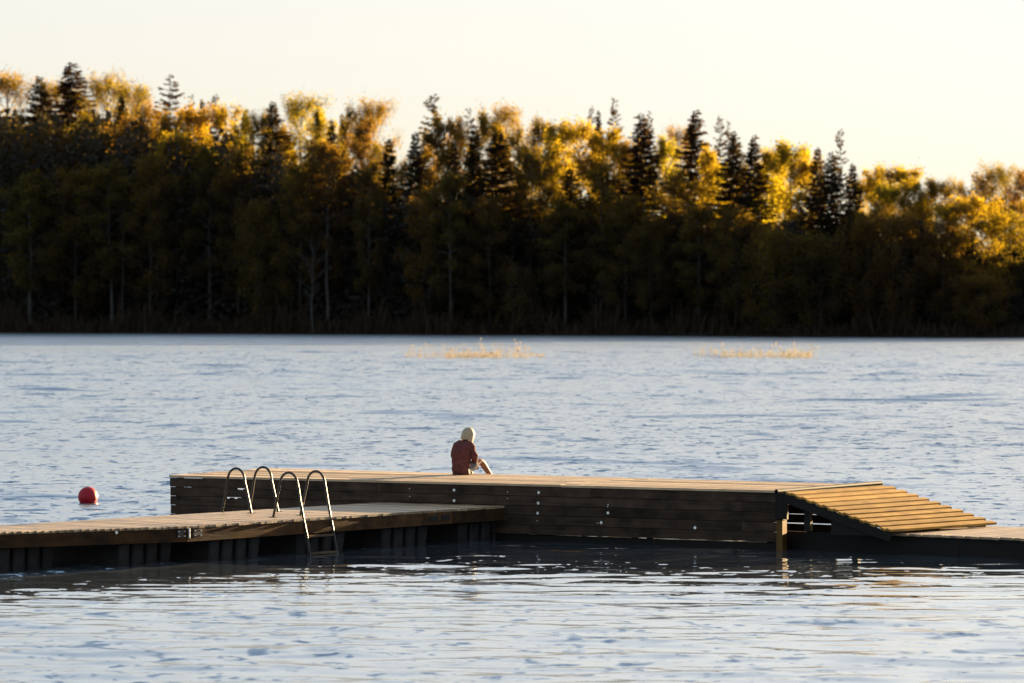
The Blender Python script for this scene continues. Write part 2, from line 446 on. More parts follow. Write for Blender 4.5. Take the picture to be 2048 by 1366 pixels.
# wall boards: five rows, each in two or three lengths
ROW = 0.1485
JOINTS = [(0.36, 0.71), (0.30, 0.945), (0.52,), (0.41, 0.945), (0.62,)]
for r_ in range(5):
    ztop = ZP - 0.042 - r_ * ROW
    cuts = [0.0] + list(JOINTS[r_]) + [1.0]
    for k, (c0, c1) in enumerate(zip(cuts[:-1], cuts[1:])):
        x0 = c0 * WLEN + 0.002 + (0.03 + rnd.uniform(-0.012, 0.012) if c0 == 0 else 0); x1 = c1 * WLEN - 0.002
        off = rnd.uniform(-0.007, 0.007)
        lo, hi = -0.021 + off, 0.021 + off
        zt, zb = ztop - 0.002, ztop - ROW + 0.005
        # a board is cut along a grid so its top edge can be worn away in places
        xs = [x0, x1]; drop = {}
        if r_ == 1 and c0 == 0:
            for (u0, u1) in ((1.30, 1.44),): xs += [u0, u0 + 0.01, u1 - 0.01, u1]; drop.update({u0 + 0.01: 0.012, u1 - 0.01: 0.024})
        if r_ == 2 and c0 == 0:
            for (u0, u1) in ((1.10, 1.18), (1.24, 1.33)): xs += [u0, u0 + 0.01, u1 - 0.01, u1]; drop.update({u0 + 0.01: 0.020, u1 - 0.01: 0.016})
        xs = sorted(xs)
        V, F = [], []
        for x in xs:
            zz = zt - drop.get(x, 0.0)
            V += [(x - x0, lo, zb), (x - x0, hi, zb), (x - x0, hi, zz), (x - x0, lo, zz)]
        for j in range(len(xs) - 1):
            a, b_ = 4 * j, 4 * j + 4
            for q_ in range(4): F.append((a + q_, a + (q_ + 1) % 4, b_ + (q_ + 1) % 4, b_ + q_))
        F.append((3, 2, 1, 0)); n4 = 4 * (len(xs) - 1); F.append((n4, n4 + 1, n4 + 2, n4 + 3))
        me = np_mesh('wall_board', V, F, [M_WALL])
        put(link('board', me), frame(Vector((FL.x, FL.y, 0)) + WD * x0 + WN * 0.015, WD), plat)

# framing below: sunk beam, posts, joists, back boards
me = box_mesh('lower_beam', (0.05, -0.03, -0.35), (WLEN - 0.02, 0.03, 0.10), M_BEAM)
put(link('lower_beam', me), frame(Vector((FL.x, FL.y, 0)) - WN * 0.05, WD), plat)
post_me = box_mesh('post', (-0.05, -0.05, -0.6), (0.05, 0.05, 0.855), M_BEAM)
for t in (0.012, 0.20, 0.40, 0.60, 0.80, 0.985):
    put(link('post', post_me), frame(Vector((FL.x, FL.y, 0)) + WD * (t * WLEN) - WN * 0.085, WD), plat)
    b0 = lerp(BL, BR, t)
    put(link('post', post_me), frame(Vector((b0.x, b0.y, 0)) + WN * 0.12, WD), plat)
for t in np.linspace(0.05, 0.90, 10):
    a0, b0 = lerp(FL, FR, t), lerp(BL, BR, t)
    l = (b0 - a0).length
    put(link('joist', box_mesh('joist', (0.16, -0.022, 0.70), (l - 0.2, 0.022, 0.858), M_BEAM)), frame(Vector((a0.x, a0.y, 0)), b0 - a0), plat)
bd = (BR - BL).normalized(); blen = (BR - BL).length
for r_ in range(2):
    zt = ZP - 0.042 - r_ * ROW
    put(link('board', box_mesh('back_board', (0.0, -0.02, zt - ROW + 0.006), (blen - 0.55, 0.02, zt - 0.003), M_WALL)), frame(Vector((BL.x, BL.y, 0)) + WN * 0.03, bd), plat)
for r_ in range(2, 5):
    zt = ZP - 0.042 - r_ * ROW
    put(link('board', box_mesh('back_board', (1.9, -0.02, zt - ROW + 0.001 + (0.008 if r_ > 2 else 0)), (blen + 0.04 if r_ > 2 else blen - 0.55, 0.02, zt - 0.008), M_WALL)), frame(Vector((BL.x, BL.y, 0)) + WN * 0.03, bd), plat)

# backing strips added behind the joints to block light, apart from the worn spots
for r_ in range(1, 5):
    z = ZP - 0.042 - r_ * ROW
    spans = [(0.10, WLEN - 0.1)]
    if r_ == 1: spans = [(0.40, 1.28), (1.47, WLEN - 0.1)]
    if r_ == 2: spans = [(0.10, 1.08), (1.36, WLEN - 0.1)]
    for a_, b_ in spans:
        put(link('added_backing', box_mesh('added_backing', (a_, 0.0, z - 0.03), (b_, 0.015, z + 0.03), M_BEAM)), frame(Vector((FL.x, FL.y, 0)) - WN * 0.020, WD), plat)

def wall_point(px, py):
    k = (px - 1024.0) / FPX
    t = (k * FL.y - FL.x) / ((FR.x - FL.x) - k * (FR.y - FL.y))
    d = FL.y + t * (FR.y - FL.y)
    return Vector((k * d, d, CAM_H - (py - HZ) * d / FPX))

def bolt_mesh(rad):
    bm = bmesh.new()
    bmesh.ops.create_cone(bm, cap_ends=True, segments=14, radius1=rad, radius2=rad * 0.94, depth=0.006, matrix=Matrix.Translation((0, 0, 0.003)))
    bmesh.ops.create_cone(bm, cap_ends=True, segments=6, radius1=rad * 0.42, radius2=rad * 0.38, depth=0.014, matrix=Matrix.Translation((0.004, 0, 0.012)))
    me = bpy.data.meshes.new('bolt'); bm.to_mesh(me); bm.free(); me.materials.append(M_ZINC); return me
BOLT = bolt_mesh(0.024); NAIL = bolt_mesh(0.009)
for px, py, me in [(911, 980, BOLT), (911, 1001, BOLT), (1080, 985, BOLT), (1079, 1006, BOLT), (1078, 1026, BOLT), (1077, 1041, NAIL),
                   (1218.5, 1025.5, BOLT), (1205, 1045, BOLT), (1198, 1046, NAIL), (1392.5, 1055, BOLT), (1219, 1009, NAIL), (1218, 1013, NAIL),
                   (1018, 984, NAIL), (1018, 997, NAIL), (822, 977, NAIL), (822, 993, NAIL)]:
    p = wall_point(px, py)
    put(link('bolt', me), frame(p + WN * 0.041, WD, WN), plat)
# end post at the ramp, whose side catches the low sun
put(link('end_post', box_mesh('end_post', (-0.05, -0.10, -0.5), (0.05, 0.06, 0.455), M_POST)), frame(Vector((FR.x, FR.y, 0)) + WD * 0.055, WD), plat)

put(link('shade_block', box_mesh('shade_block', (-0.055, -0.128, 0.46), (0.075, 0.06, 0.862), M_BEAM)), frame(Vector((FR.x, FR.y, 0)) + WD * 0.055, WD), plat)  # dark block standing for the ramp's shade on the post top
put(link('shade_plate', box_mesh('shade_plate', (0.0, -0.155, 0.47), (0.15, -0.130, 0.858), M_BEAM)), frame(Vector((FR.x, FR.y, 0)) + WD * 0.055, WD), plat)  # dark plate for the same shade, added to hide the block's sunlit side

# ------------------------------------------------------------------ low dock on the right
LA, LB = P(1562, 1057, ZL), P(2048, 1077, ZL)
LD = (LB - LA).normalized(); LN = Vector((LD.y, -LD.x, 0))
low = empty('low_dock', (10, 57, 0), 'low wooden dock running off to the right from the foot of the yellow ramp', 'dock')
LW, PW = 2.5, 0.118
pm = box_mesh('dock_plank', (-PW / 2 + 0.003, 0, -0.034), (PW / 2 - 0.003, LW, 0.0), M_DOCK)
# plank's long axis is local Y here; grain follows it through a turned copy of the material
npl = int(9.0 / PW)
dock_plank = box_mesh('dock_plank', (0, -PW / 2 + 0.003, -0.034), (LW, PW / 2 - 0.003, 0.0), M_DOCK)
for i in range(npl):
    s = (i + 0.5) * PW
    if s < 1.45: continue
    o = link('plank', dock_plank)
    put(o, frame(LA + LD * s + LN * rnd.uniform(0.0, 0.03) + Vector((0, 0, rnd.uniform(-0.004, 0.003))), -LN), low)
llen = npl * PW
put(link('fascia', box_mesh('fascia', (0, 0, -0.10), (3.05, 0.04, ZL - 0.038), M_BEAM)), frame(Vector((LA.x, LA.y, 0)) + LN * -0.06, LD), low)
put(link('fascia', box_mesh('fascia', (3.06, 0, -0.10), (llen, 0.04, ZL - 0.038), M_BEAM)), frame(Vector((LA.x, LA.y, 0)) + LN * -0.06, LD), low)
put(link('float', box_mesh('float', (0.1, 0.1, -0.4), (llen - 0.1, LW - 0.2, 0.098), M_BLACK)), frame(Vector((LA.x, LA.y, 0)) - LN * 0.05, LD), low)

# ------------------------------------------------------------------ ramp
RT0, RT1 = P(1571, 983.5, 0.90), P(1768, 970.2, 0.90)
RB0, RB1 = P(1782, 1062, 0.36), P(1990, 1047.5, 0.36)
rampo = empty('ramp', ((RT0.x + RB1.x) / 2, (RT0.y + RB1.y) / 2, 0), 'sloping yellow plank ramp from the platform down to the low dock', 'ramp')
NR = 10
for i in range(NR):
    for j in range(2):                                   # a longer raised plank, then a shorter sunk one
        t0 = (i + (0.0 if j == 0 else 0.52)) / NR; t1 = (i + (0.50 if j == 0 else 0.98)) / NR
        a0, a1 = lerp(RT0, RB0, t0), lerp(RT0, RB0, t1)
        b0, b1 = lerp(RT1, RB1, t0), lerp(RT1, RB1, t1)
        ext = (0.05 if j == 1 else -0.02) + rnd.uniform(-0.015, 0.015)
        dirv = (b0 - a0).normalized()
        b0 = b0 + dirv * ext; b1 = b1 + dirv * ext
        rise = 0.018 if j == 1 else 0.0
        m = frame(a0, dirv); mi = m.inverted()
        pts = [mi @ (v + Vector((0, 0, rise - 0.034))) for v in (a0, b0, b1, a1)] + [mi @ (v + Vector((0, 0, rise))) for v in (a0, b0, b1, a1)]
        # keep the winding outward: corners run a0,a1,b1,b0 seen from above
        order = [0, 3, 2, 1, 4, 7, 6, 5]
        put(link('plank', hexa_mesh('ramp_plank', [tuple(pts[k]) for k in order], M_RAMP)), m, rampo)
rdir = (RB0 - RT0)
pts = [FR + Vector((0.03, 0, -0.03)), RT0 + Vector((0.02, 0, -0.03)), RT1 + Vector((0.02, 0, -0.03)), BR + Vector((0.03, 0, -0.03))]
pts += [v + Vector((0, 0, 0.028)) for v in pts]
put(link('added_gap_strip', hexa_mesh('added_gap_strip', [tuple(v - rampo.location) for v in pts], M_BEAM), rampo), Matrix.Translation(rampo.location), rampo)  # dark strip added over the gap to keep sun off the post top
def stringer(a, b, w, h, name='stringer'):
    d = b - a; me = box_mesh(name, (0, -w / 2, -h), (d.length, w / 2, 0), M_BEAM)
    put(link(name, me), frame(a, d), rampo)
up = Vector((0, 0, 1))
cross = (RT1 - RT0).normalized()
for off in (0.03, (RT1 - RT0).length * 0.5, (RT1 - RT0).length - 0.06):
    stringer(RT0 + cross * off - up * 0.036, RB0 + cross * off - up * 0.036, 0.05, 0.13)
a, b = lerp(RT0, RB0, 0.42) + cross * 0.05, lerp(RT0, RB0, 0.97) + cross * 0.05
l = Vector((b.x - a.x, b.y - a.y, 0)).length
pts = [(0, -0.012, ZL - 0.03), (l, -0.012, ZL - 0.03), (l, 0.012, ZL - 0.03), (0, 0.012, ZL - 0.03), (0, -0.012, a.z - 0.08), (l, -0.012, b.z - 0.03), (l, 0.012, b.z - 0.03), (0, 0.012, a.z - 0.08)]
put(link('added_side_panel', hexa_mesh('added_side_panel', pts, M_BEAM)), frame(Vector((a.x, a.y, 0)), Vector((b.x - a.x, b.y - a.y, 0))), rampo)  # dark panel added to close the opening where bright sky showed through
# dark rounded beam along the top edge
tb0, tb1 = RT0 - cross * 0.10 + up * 0.005, RT1 + cross * 0.03 + up * 0.03
bmv, bmf = tube_arrays([(np.array([tb0 - Vector((0.08, -0.02, 0.0)), tb1 - Vector((0.06, -0.02, 0))]), np.array([0.035, 0.035]))], 10)
o = link('top_beam', np_mesh('top_beam', [tuple(Vector(v) - rampo.location) for v in bmv], bmf, [M_BLACK], smooth=True), rampo)
# posts and open boarding below the far side
rp = box_mesh('ramp_post', (-0.05, -0.045, 0.0), (0.05, 0.045, 1.0), M_BEAM)
for t, side in ((0.14, 0), (0.14, 1), (0.52, 0), (0.52, 1)):
    a = lerp(RT0, RB0, t) + cross * (0.22 if side == 0 else (RT1 - RT0).length - 0.16)
    o = link('post', rp); put(o, frame(Vector((a.x, a.y, ZL)), WD), rampo); o.scale = (1, 1, a.z - 0.05 - ZL)
rl = Vector((rdir.x, rdir.y, 0))
for k, z in enumerate((0.74, 0.585, 0.43, 0.36)):
    frac = min(1.0, (0.90 - z - 0.02) / 0.54)
    a = Vector((RT1.x, RT1.y, 0)) - cross * 0.09
    ln = rl.length * frac
    put(link('board', box_mesh('ramp_board', (0.03, -0.015, z - 0.135), (max(0.5, ln + 0.1), 0.015, z), M_WALL)), frame(a, rl), rampo)

# ------------------------------------------------------------------ left floating docks
def float_mesh(length, depth):
    """plastic float with four rounded upright ribs on its face, narrower at the waterline"""
    V, F = [], []
    bm = bmesh.new()
    def loft(rings):
        vs = [[bm.verts.new(p) for p in r] for r in rings]
        n = len(rings[0])
        for a, b in zip(vs[:-1], vs[1:]):
            for i in range(n): bm.faces.new((a[i], a[(i + 1) % n], b[(i + 1) % n], b[i]))
        bm.faces.new(list(reversed(vs[0]))); bm.faces.new(vs[-1])
    loft([[(0.04, 0.10, z), (length - 0.04, 0.10, z), (length - 0.04, depth, z), (0.04, depth, z)] for z in (-0.35, 0.33)])
    n = 4; w = length / n
    for i in range(n):
        x0, x1 = i * w + 0.03, (i + 1) * w - 0.03
        rings = []
        for z, ins, y in ((-0.35, 0.03, 0.05), (0.0, 0.022, 0.035), (0.14, 0.012, 0.012), (0.30, 0.0, 0.0), (0.33, 0.01, 0.02)):
            a, b = x0 + ins, x1 - ins; c = 0.025
            rings.append([(a, 0.14, z), (a, y + c, z), (a + c, y, z), (b - c, y, z), (b, y + c, z), (b, 0.14, z)][::-1])
        loft([list(reversed(r)) for r in rings])
    bmesh.ops.recalc_face_normals(bm, faces=list(bm.faces))
    me = bpy.data.meshes.new('float'); bm.to_mesh(me); bm.free(); me.materials.append(M_FLOAT); return me
FLOAT = float_mesh(1.14, 1.7)

def along_dock(px, inset=0.0, D=None):
    D = D or DD; DN_ = Vector((D.y, -D.x, 0))
    """distance along the front edge at which a pixel column meets the dock"""
    b = HG - DN_ * inset; k = (px - 1024.0) / FPX
    return (k * b.y - b.x) / (D.x - k * D.y)

def wall_limit(p, direction):
    """distance from p along direction to the wall's plane"""
    den = direction.dot(WN)
    if abs(den) < 1e-6: return 1e9
    return (Vector((FL.x, FL.y, 0)) + WN * 0.06 - Vector((p.x, p.y, 0))).dot(WN) / den

def make_dock(name, label, s0, s1, zfun, floats, skirt_cuts, FD=None):
    FD = FD or DD; FN = Vector((FD.y, -FD.x, 0))
    base = HG + DD * ((s0 + s1) / 2) - DN * 1.1
    root = empty(name, (base.x, base.y, 0), label, 'dock')
    pl = box_mesh('dock_plank', (0, -PW / 2 + 0.003, -0.034), (DW, PW / 2 - 0.003, 0.0), M_DOCK)
    n = int((s1 - s0) / PW)
    for i in range(n):
        s = s0 + (i + 0.5) * PW
        jit = rnd.uniform(0.002, 0.034)
        zf, zb = zfun(s)
        a = HG + FD * s + FN * jit; a.z = zf + rnd.uniform(-0.003, 0.003)
        b = HG + DD * s - DN * DW; b.z = zb
        ln = (b - a).length
        lim = wall_limit(a, -DN)
        start = 0.0
        # part of the plank that lies behind the platform wall is cut off
        pa = (Vector((a.x, a.y, 0)) - Vector((FL.x, FL.y, 0)) - WN * 0.06).dot(WN)
        pb = (Vector((b.x, b.y, 0)) - Vector((FL.x, FL.y, 0)) - WN * 0.06).dot(WN)
        inside_x = True
        if pa <= 0 and pb <= 0: continue
        o = link('plank', pl)
        if pb < 0: f = pa / (pa - pb)
        elif pa < 0: a = lerp(a, b, pa / (pa - pb)); f = 1.0 - 0
        else: f = 1.0
        if pa > 0 and pb < 0 and b.x < FL.x - 0.02: f = 1.0
        put(o, frame(a, b - a), root)
        o.scale = (f * ln / DW, 1, 1)
        if f < 0.05: bpy.data.objects.remove(o)
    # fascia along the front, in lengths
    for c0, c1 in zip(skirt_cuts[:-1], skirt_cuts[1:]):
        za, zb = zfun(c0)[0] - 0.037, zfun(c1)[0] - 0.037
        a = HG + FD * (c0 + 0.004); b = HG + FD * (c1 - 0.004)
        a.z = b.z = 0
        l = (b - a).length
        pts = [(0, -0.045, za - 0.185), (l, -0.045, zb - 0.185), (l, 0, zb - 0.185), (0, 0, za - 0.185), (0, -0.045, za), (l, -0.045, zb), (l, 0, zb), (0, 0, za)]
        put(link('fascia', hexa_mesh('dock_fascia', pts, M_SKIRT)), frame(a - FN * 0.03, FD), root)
    a = HG + DD * s0 - DN * (DW - 0.03); b = HG + DD * min(s1, 6.6) - DN * (DW - 0.03)
    put(link('back_fascia', box_mesh('back_fascia', (0, -0.02, ZD - 0.22), ((b - a).length, 0.02, ZD - 0.04), M_SKIRT)), frame(Vector((a.x, a.y, 0)), DD), root)
    for px in floats:
        s = along_dock(px, 0.22, FD)
        zf = zfun(s)[0]
        put(link('float', FLOAT), frame(HG + FD * s - FN * 0.16 + Vector((0, 0, zf - ZD - ZD)), DD), root)
    return root
dock1 = make_dock('floating_dock', 'left section of brown floating dock running off the frame edge below the red buoy', -7.0, 0.0,
                  lambda s: (ZD + 0.02 * min(1.2, max(0.0, -s / 4.0)), ZD), [-8, 232], [-7.0, -3.9, -0.0], Vector((0.82, 0.572, 0)).normalized())
dock2 = make_dock('floating_dock', 'right section of brown floating dock carrying both ladders, meeting the platform wall', 0.0, 7.4,
                  lambda s: (ZD, ZD), [411, 586, 757, 911], [0.0, 3.6, 5.9, 7.25])

def on_skirt(px, dz, out=0.0, root=None):
    D = Vector((0.82, 0.572, 0)).normalized() if px < 374 else DD
    s = along_dock(px, 0.0, D)
    p = HG + D * s + Vector((D.y, -D.x, 0)) * (0.016 + out); p.z = dz
    return p
def skirt_part(name, px, z, sx, sz, mat, parent, thick=0.012, out=0.0):
    me = box_mesh(name, (-sx / 2, -thick, -sz / 2), (sx / 2, 0, sz / 2), mat)
    return put(link(name, me), frame(on_skirt(px, z, out), DD), parent)
# hinge between the two sections
for px, w, par in ((361, 0.16, dock1), (393, 0.18, dock2)):
    hp = skirt_part('hinge_plate', px, 0.445, w, 0.10, M_STEEL, par)
    for sx in (-0.06, 0.06):
        for sz in (-0.034, 0.034):
            b_ = link('hinge_bolt', NAIL, hp); b_.matrix_local = frame(Vector((sx, -0.012, sz)), (1, 0, 0), (0, -1, 0))
pin = link('hinge_pin', tube_mesh('hinge_pin', [(np.array([(0, 0, -0.07), (0, 0, 0.07)]), np.array([0.014, 0.014]))], M_ZINC, 6))
put(pin, Matrix.Translation(on_skirt(375.5, 0.45, 0.015)), dock2)
for px in (866, 889):
    hp = skirt_part('joint_plate', px, 0.43, 0.19, 0.085, M_STEEL, dock2)
eb = link('ring_bolt', BOLT); put(eb, frame(on_skirt(231, 0.50, 0.008), DD, DN), dock1)

# ------------------------------------------------------------------ bathing ladders
def arc_path(spread):
    pts = [(0.0, 0.0), (0.05, 0.18), (0.10, 0.36), (0.135, 0.47)]
    for a in np.linspace(165, 15, 9):
        pts.append((0.31 + 0.175 * math.cos(R(a)), 0.485 + 0.185 * math.sin(R(a))))
    pts += [(0.50, 0.44), (0.545, 0.22), (0.60, 0.0), (0.68, -0.30), (0.79, -0.75), (0.83, -0.92)]
    return pts
def build_ladder():
    """local frame: X outward over the water, Y along the dock, Z up from the deck"""
    root = empty('bathing_ladder', (0, 0, 0), 'x', 'ladder')
    W = 0.60
    for y in (0.0, W):
        p = np.array([(u, y, z) for u, z in arc_path(0)])
        link('handrail', tube_mesh('handrail', [(p, np.full(len(p), 0.0185))], M_STEEL, 8), root)
        p = np.array([(0.575, y + 0.035, -0.05), (0.60, y + 0.035, -0.22), (0.735, y + 0.035, -0.80)])
        link('support_rail', tube_mesh('support_rail', [(p, np.full(3, 0.014))], M_STEEL, 8), root)
        fb = box_mesh('foot_plate', (-0.06, y - 0.03, 0.0), (0.06, y + 0.03, 0.008), M_STEEL); link('foot_plate', fb, root)
        br = box_mesh('bracket', (0.575, y - 0.016, -0.22), (0.590, y + 0.016, -0.03), M_STEEL); link('bracket', br, root)
    for z in (-0.26, -0.51, -0.76):
        u = 0.60 + (-z) * 0.255
        link('tread', box_mesh('tread', (u - 0.075, 0.015, z - 0.014), (u + 0.02, W - 0.015, z + 0.014), M_TREAD), root)
    return root
lad = build_ladder()
s1 = 2.49
org = HG + DD * s1 - DN * 0.60
lad.location = org
lad.rotation_euler = (0, 0, math.atan2(DN.y, DN.x))
lad['label'] = 'steel bathing ladder on the near dock edge, its wooden treads reaching into the water'
lad['group'] = 'bathing ladders on the floating dock'
def copy_tree(o, parent=None):
    c = o.copy(); COL.objects.link(c); c.parent = parent
    for ch in list(o.children): copy_tree(ch, c)
    return c
lad2 = copy_tree(lad)
org2 = HG + DD * (3.10 + 0.60) - DN * (DW - 0.60)
lad2.location = org2
lad2.rotation_euler = (0, 0, math.atan2(-DN.y, -DN.x))
lad2['label'] = 'steel bathing ladder on the far dock edge, only its two hoops showing'

# ------------------------------------------------------------------ buoy
bp = P(176, 1006, 0.0)
buoy = empty('buoy', bp, 'round red buoy floating beyond the left dock', 'buoy')
bm = bmesh.new(); bmesh.ops.create_uvsphere(bm, u_segments=40, v_segments=24, radius=0.186)
for v in bm.verts:
    a = math.atan2(v.co.y, v.co.x)
    v.co *= 1 + 0.004 * math.sin(3 * a) 
    if abs(v.co.z) < 0.012: v.co.x *= 1.012; v.co.y *= 1.012
for f in bm.faces: f.smooth = True
me = bpy.data.meshes.new('float_ball'); bm.to_mesh(me); bm.free(); me.materials.append(M_BUOY)
o = link('float_ball', me, buoy); o.location = (0, 0, 0.118); o.rotation_euler = (0.12, 0.1, 0)
o = link('mooring_eye', tube_mesh('mooring_eye', [(np.array([(0.03 * math.cos(a), 0, 0.03 * math.sin(a)) for a in np.linspace(0, 2 * math.pi, 13)]), np.full(13, 0.008))], M_BUOY, 6), buoy)
o.location = (0.02, 0.02, -0.085)

# ------------------------------------------------------------------ person
def skin_object(name, nodes, edges, mat, parent, levels=2, extra=None, root=0):
    me = bpy.data.meshes.new(name)
    me.from_pydata([n[0] for n in nodes], edges, []); me.update()
    o = bpy.data.objects.new(name, me); COL.objects.link(o)
    md = o.modifiers.new('skin', 'SKIN'); md.use_smooth_shade = True
    sv = me.skin_vertices[0].data
    for i, n in enumerate(nodes):
        r = n[1]; sv[i].radius = (r, r) if not isinstance(r, tuple) else r
        sv[i].use_root = (i == root)
    sb = o.modifiers.new('sub', 'SUBSURF'); sb.levels = levels; sb.render_levels = levels
    dg = bpy.context.evaluated_depsgraph_get(); dg.update()
    me2 = bpy.data.meshes.new_from_object(o.evaluated_get(dg))
    bpy.data.objects.remove(o)
    bm = bmesh.new(); bm.from_mesh(me2)
    if extra: extra(bm)
    for f in bm.faces: f.smooth = True
    me3 = bpy.data.meshes.new(name); bm.to_mesh(me3); bm.free()
    me3.materials.append(mat)
    o = link(name, me3, parent)
    return o

pb = P(923, 949.5, ZP)
person = empty('person', pb, 'person with pale blond bob, maroon jacket and grey shorts seated on the platform edge', 'person')
f2 = Vector((0.52, 0.85, 0)).normalized(); r2 = Vector((f2.y, -f2.x, 0))     # facing and right-hand directions
def B(r_, f_, z): v = r2 * r_ + f2 * f_; return (v.x, v.y, z)
pel, bel, che, nec, hed = B(0, 0, 0.12), B(0, -0.01, 0.27), B(0.0, 0.05, 0.42), B(0.01, 0.125, 0.555), B(0.015, 0.185, 0.645)
shR, shL = B(0.140, 0.07, 0.475), B(-0.140, 0.07, 0.475)
elR, elL = B(0.215, 0.06, 0.285), B(-0.215, 0.08, 0.285)
wrR, wrL = B(0.125, 0.235, 0.185), B(-0.06, 0.28, 0.20)
hiR, hiL = B(0.085, 0.04, 0.095), B(-0.085, 0.04, 0.095)
knR, knL = B(0.135, 0.375, 0.225), B(-0.12, 0.42, 0.15)
anR, anL = B(0.215, 0.60, -0.06), B(-0.10, 0.52, -0.24)
toR, toL = B(0.20, 0.72, -0.12), B(-0.09, 0.66, -0.30)

def head_and_hands(bm):
    # head: an egg with brow, nose, chin; face towards f2, tipped forward
    tilt = Matrix.Rotation(R(-28), 4, r2)
    hc = Vector(hed)
    ret = bmesh.ops.create_uvsphere(bm, u_segments=20, v_segments=14, radius=1.0)
    for v in ret['verts']:
        c = v.co.copy()
        fwd, rt, upz = c.y, c.x, c.z
        w = 0.074 * (1 - 0.18 * max(0, -upz)); d = 0.095; h = 0.115
        p = r2 * (rt * w) + f2 * (fwd * d) + Vector((0, 0, upz * h))
        if fwd > 0.8 and abs(rt) < 0.25 and -0.35 < upz < 0.1: p += f2 * 0.016            # nose
        if fwd > 0.7 and upz < -0.6: p += f2 * 0.008                                        # chin
        if fwd > 0.75 and 0.05 < upz < 0.2 and 0.2 < abs(rt) < 0.55: p -= f2 * 0.007        # eye sockets
        if fwd > 0.8 and -0.55 < upz < -0.42 and abs(rt) < 0.35: p += f2 * 0.004            # lips
        v.co = hc + (tilt @ p)
    for sgn in (-1, 1):                                                                       # ears
        ret = bmesh.ops.create_uvsphere(bm, u_segments=8, v_segments=6, radius=1.0)
        for v in ret['verts']:
            p = r2 * (sgn * 0.076 + v.co.x * 0.008) + f2 * (v.co.y * 0.017 - 0.008) + Vector((0, 0, v.co.z * 0.03))
            v.co = hc + (tilt @ p)
    # fingers: curled over the thigh, each its own short tapering chain out of the palm
    for wr, dirv, side, sg in ((wrR, Vector(B(-0.25, 0.75, -0.42)), r2, 1), (wrL, Vector(B(0.55, 0.65, -0.30)), r2, -1)):
        w = Vector(wr); dirv = dirv.normalized()
        sd = (side - dirv * side.dot(dirv)).normalized(); dn = dirv.cross(sd).normalized()
        if dn.z > 0: dn = -dn
        palm = w + dirv * 0.075
        specs = [(-0.030, 0.062, 0.0078), (-0.010, 0.074, 0.0085), (0.011, 0.070, 0.0082), (0.030, 0.052, 0.0072)]
        paths = []
        for off, ln, r in specs:
            a = palm + sd * off * 0.9
            paths.append((np.array([a - dirv * 0.02, a + dirv * 0.012, a + dirv * (0.012 + ln * 0.45) + dn * 0.010, a + dirv * (0.012 + ln * 0.75) + dn * 0.028, a + dirv * (0.012 + ln * 0.88) + dn * 0.050]), np.array([r * 1.1, r * 1.1, r, r * 0.9, r * 0.6])))
        b_ = w + dirv * 0.03
        paths.append((np.array([b_ + sd * (-sg * 0.018), b_ + sd * (-sg * 0.040) + dirv * 0.022, b_ + sd * (-sg * 0.052) + dirv * 0.045 + dn * 0.012, b_ + sd * (-sg * 0.050) + dirv * 0.062 + dn * 0.026]), np.array([0.012, 0.011, 0.0095, 0.006])))
        v, f = tube_arrays(paths, 6)
        vs = [bm.verts.new(tuple(p)) for p in v]
        for q_ in f:
            try: bm.faces.new([vs[k] for k in q_])
            except ValueError: pass

def hand_pt(wr, dirv): 
    d = Vector(dirv).normalized(); return tuple(Vector(wr) + d * 0.075)
palR, palL = hand_pt(wrR, B(-0.25, 0.75, -0.42)), hand_pt(wrL, B(0.55, 0.65, -0.30))
nodes = [(pel, 0.115), (bel, 0.105), (che, 0.115), (nec, 0.048), (hed, 0.05),
         (shR, 0.058), (elR, 0.040), (wrR, 0.026), (palR, (0.036, 0.018)),
         (shL, 0.058), (elL, 0.040), (wrL, 0.026), (palL, (0.036, 0.018)),
         (hiR, 0.082), (knR, 0.062), (anR, 0.040), (toR, 0.030),
         (hiL, 0.082), (knL, 0.055), (anL, 0.036), (toL, 0.030)]
edges = [(0, 1), (1, 2), (2, 3), (3, 4), (2, 5), (5, 6), (6, 7), (7, 8), (2, 9), (9, 10), (10, 11), (11, 12),
         (0, 13), (13, 14), (14, 15), (15, 16), (0, 17), (17, 18), (18, 19), (19, 20)]
body = skin_object('body', nodes, edges, M_SKIN, person, 2, head_and_hands)
# jacket: loose, hem spread on the deck, collar at the neck
cuffR = tuple(lerp(Vector(elR), Vector(wrR), 0.80)); cuffL = tuple(lerp(Vector(elL), Vector(wrL), 0.85))
def wrinkle(bm):
    rg = random.Random(5)
    for v in bm.verts:
        n = v.normal
        s = math.sin(v.co.z * 48 + v.co.x * 20) * math.sin(v.co.x * 31 + v.co.y * 25 + 1.3)
        v.co += n * (0.011 * s)
        v.co.z = max(v.co.z, 0.004)
jn = [(B(0, -0.01, -0.03), (0.160, 0.165)), (B(0, -0.01, 0.07), (0.165, 0.160)), (B(0, -0.005, 0.20), (0.172, 0.145)), (B(0, 0.005, 0.33), (0.176, 0.140)), (B(0, 0.05, 0.445), (0.150, 0.118)), (B(0.008, 0.10, 0.530), (0.082, 0.078)), (B(0.01, 0.124, 0.560), (0.058, 0.056)),
      (shR, 0.070), (elR, 0.064), (cuffR, 0.046), (shL, 0.070), (elL, 0.064), (cuffL, 0.046)]
je = [(0, 1), (1, 2), (2, 3), (3, 4), (4, 5), (5, 6), (4, 7), (7, 8), (8, 9), (4, 10), (10, 11), (11, 12)]
jacket = skin_object('jacket', jn, je, M_JACKET, person, 2, wrinkle)
hemR = tuple(lerp(Vector(hiR), Vector(knR), 0.72)); hemL = tuple(lerp(Vector(hiL), Vector(knL), 0.72))
sn = [(hemR, 0.084), (hiR, 0.096), (B(0, 0.03, 0.10), 0.100), (hiL, 0.096), (hemL, 0.084)]
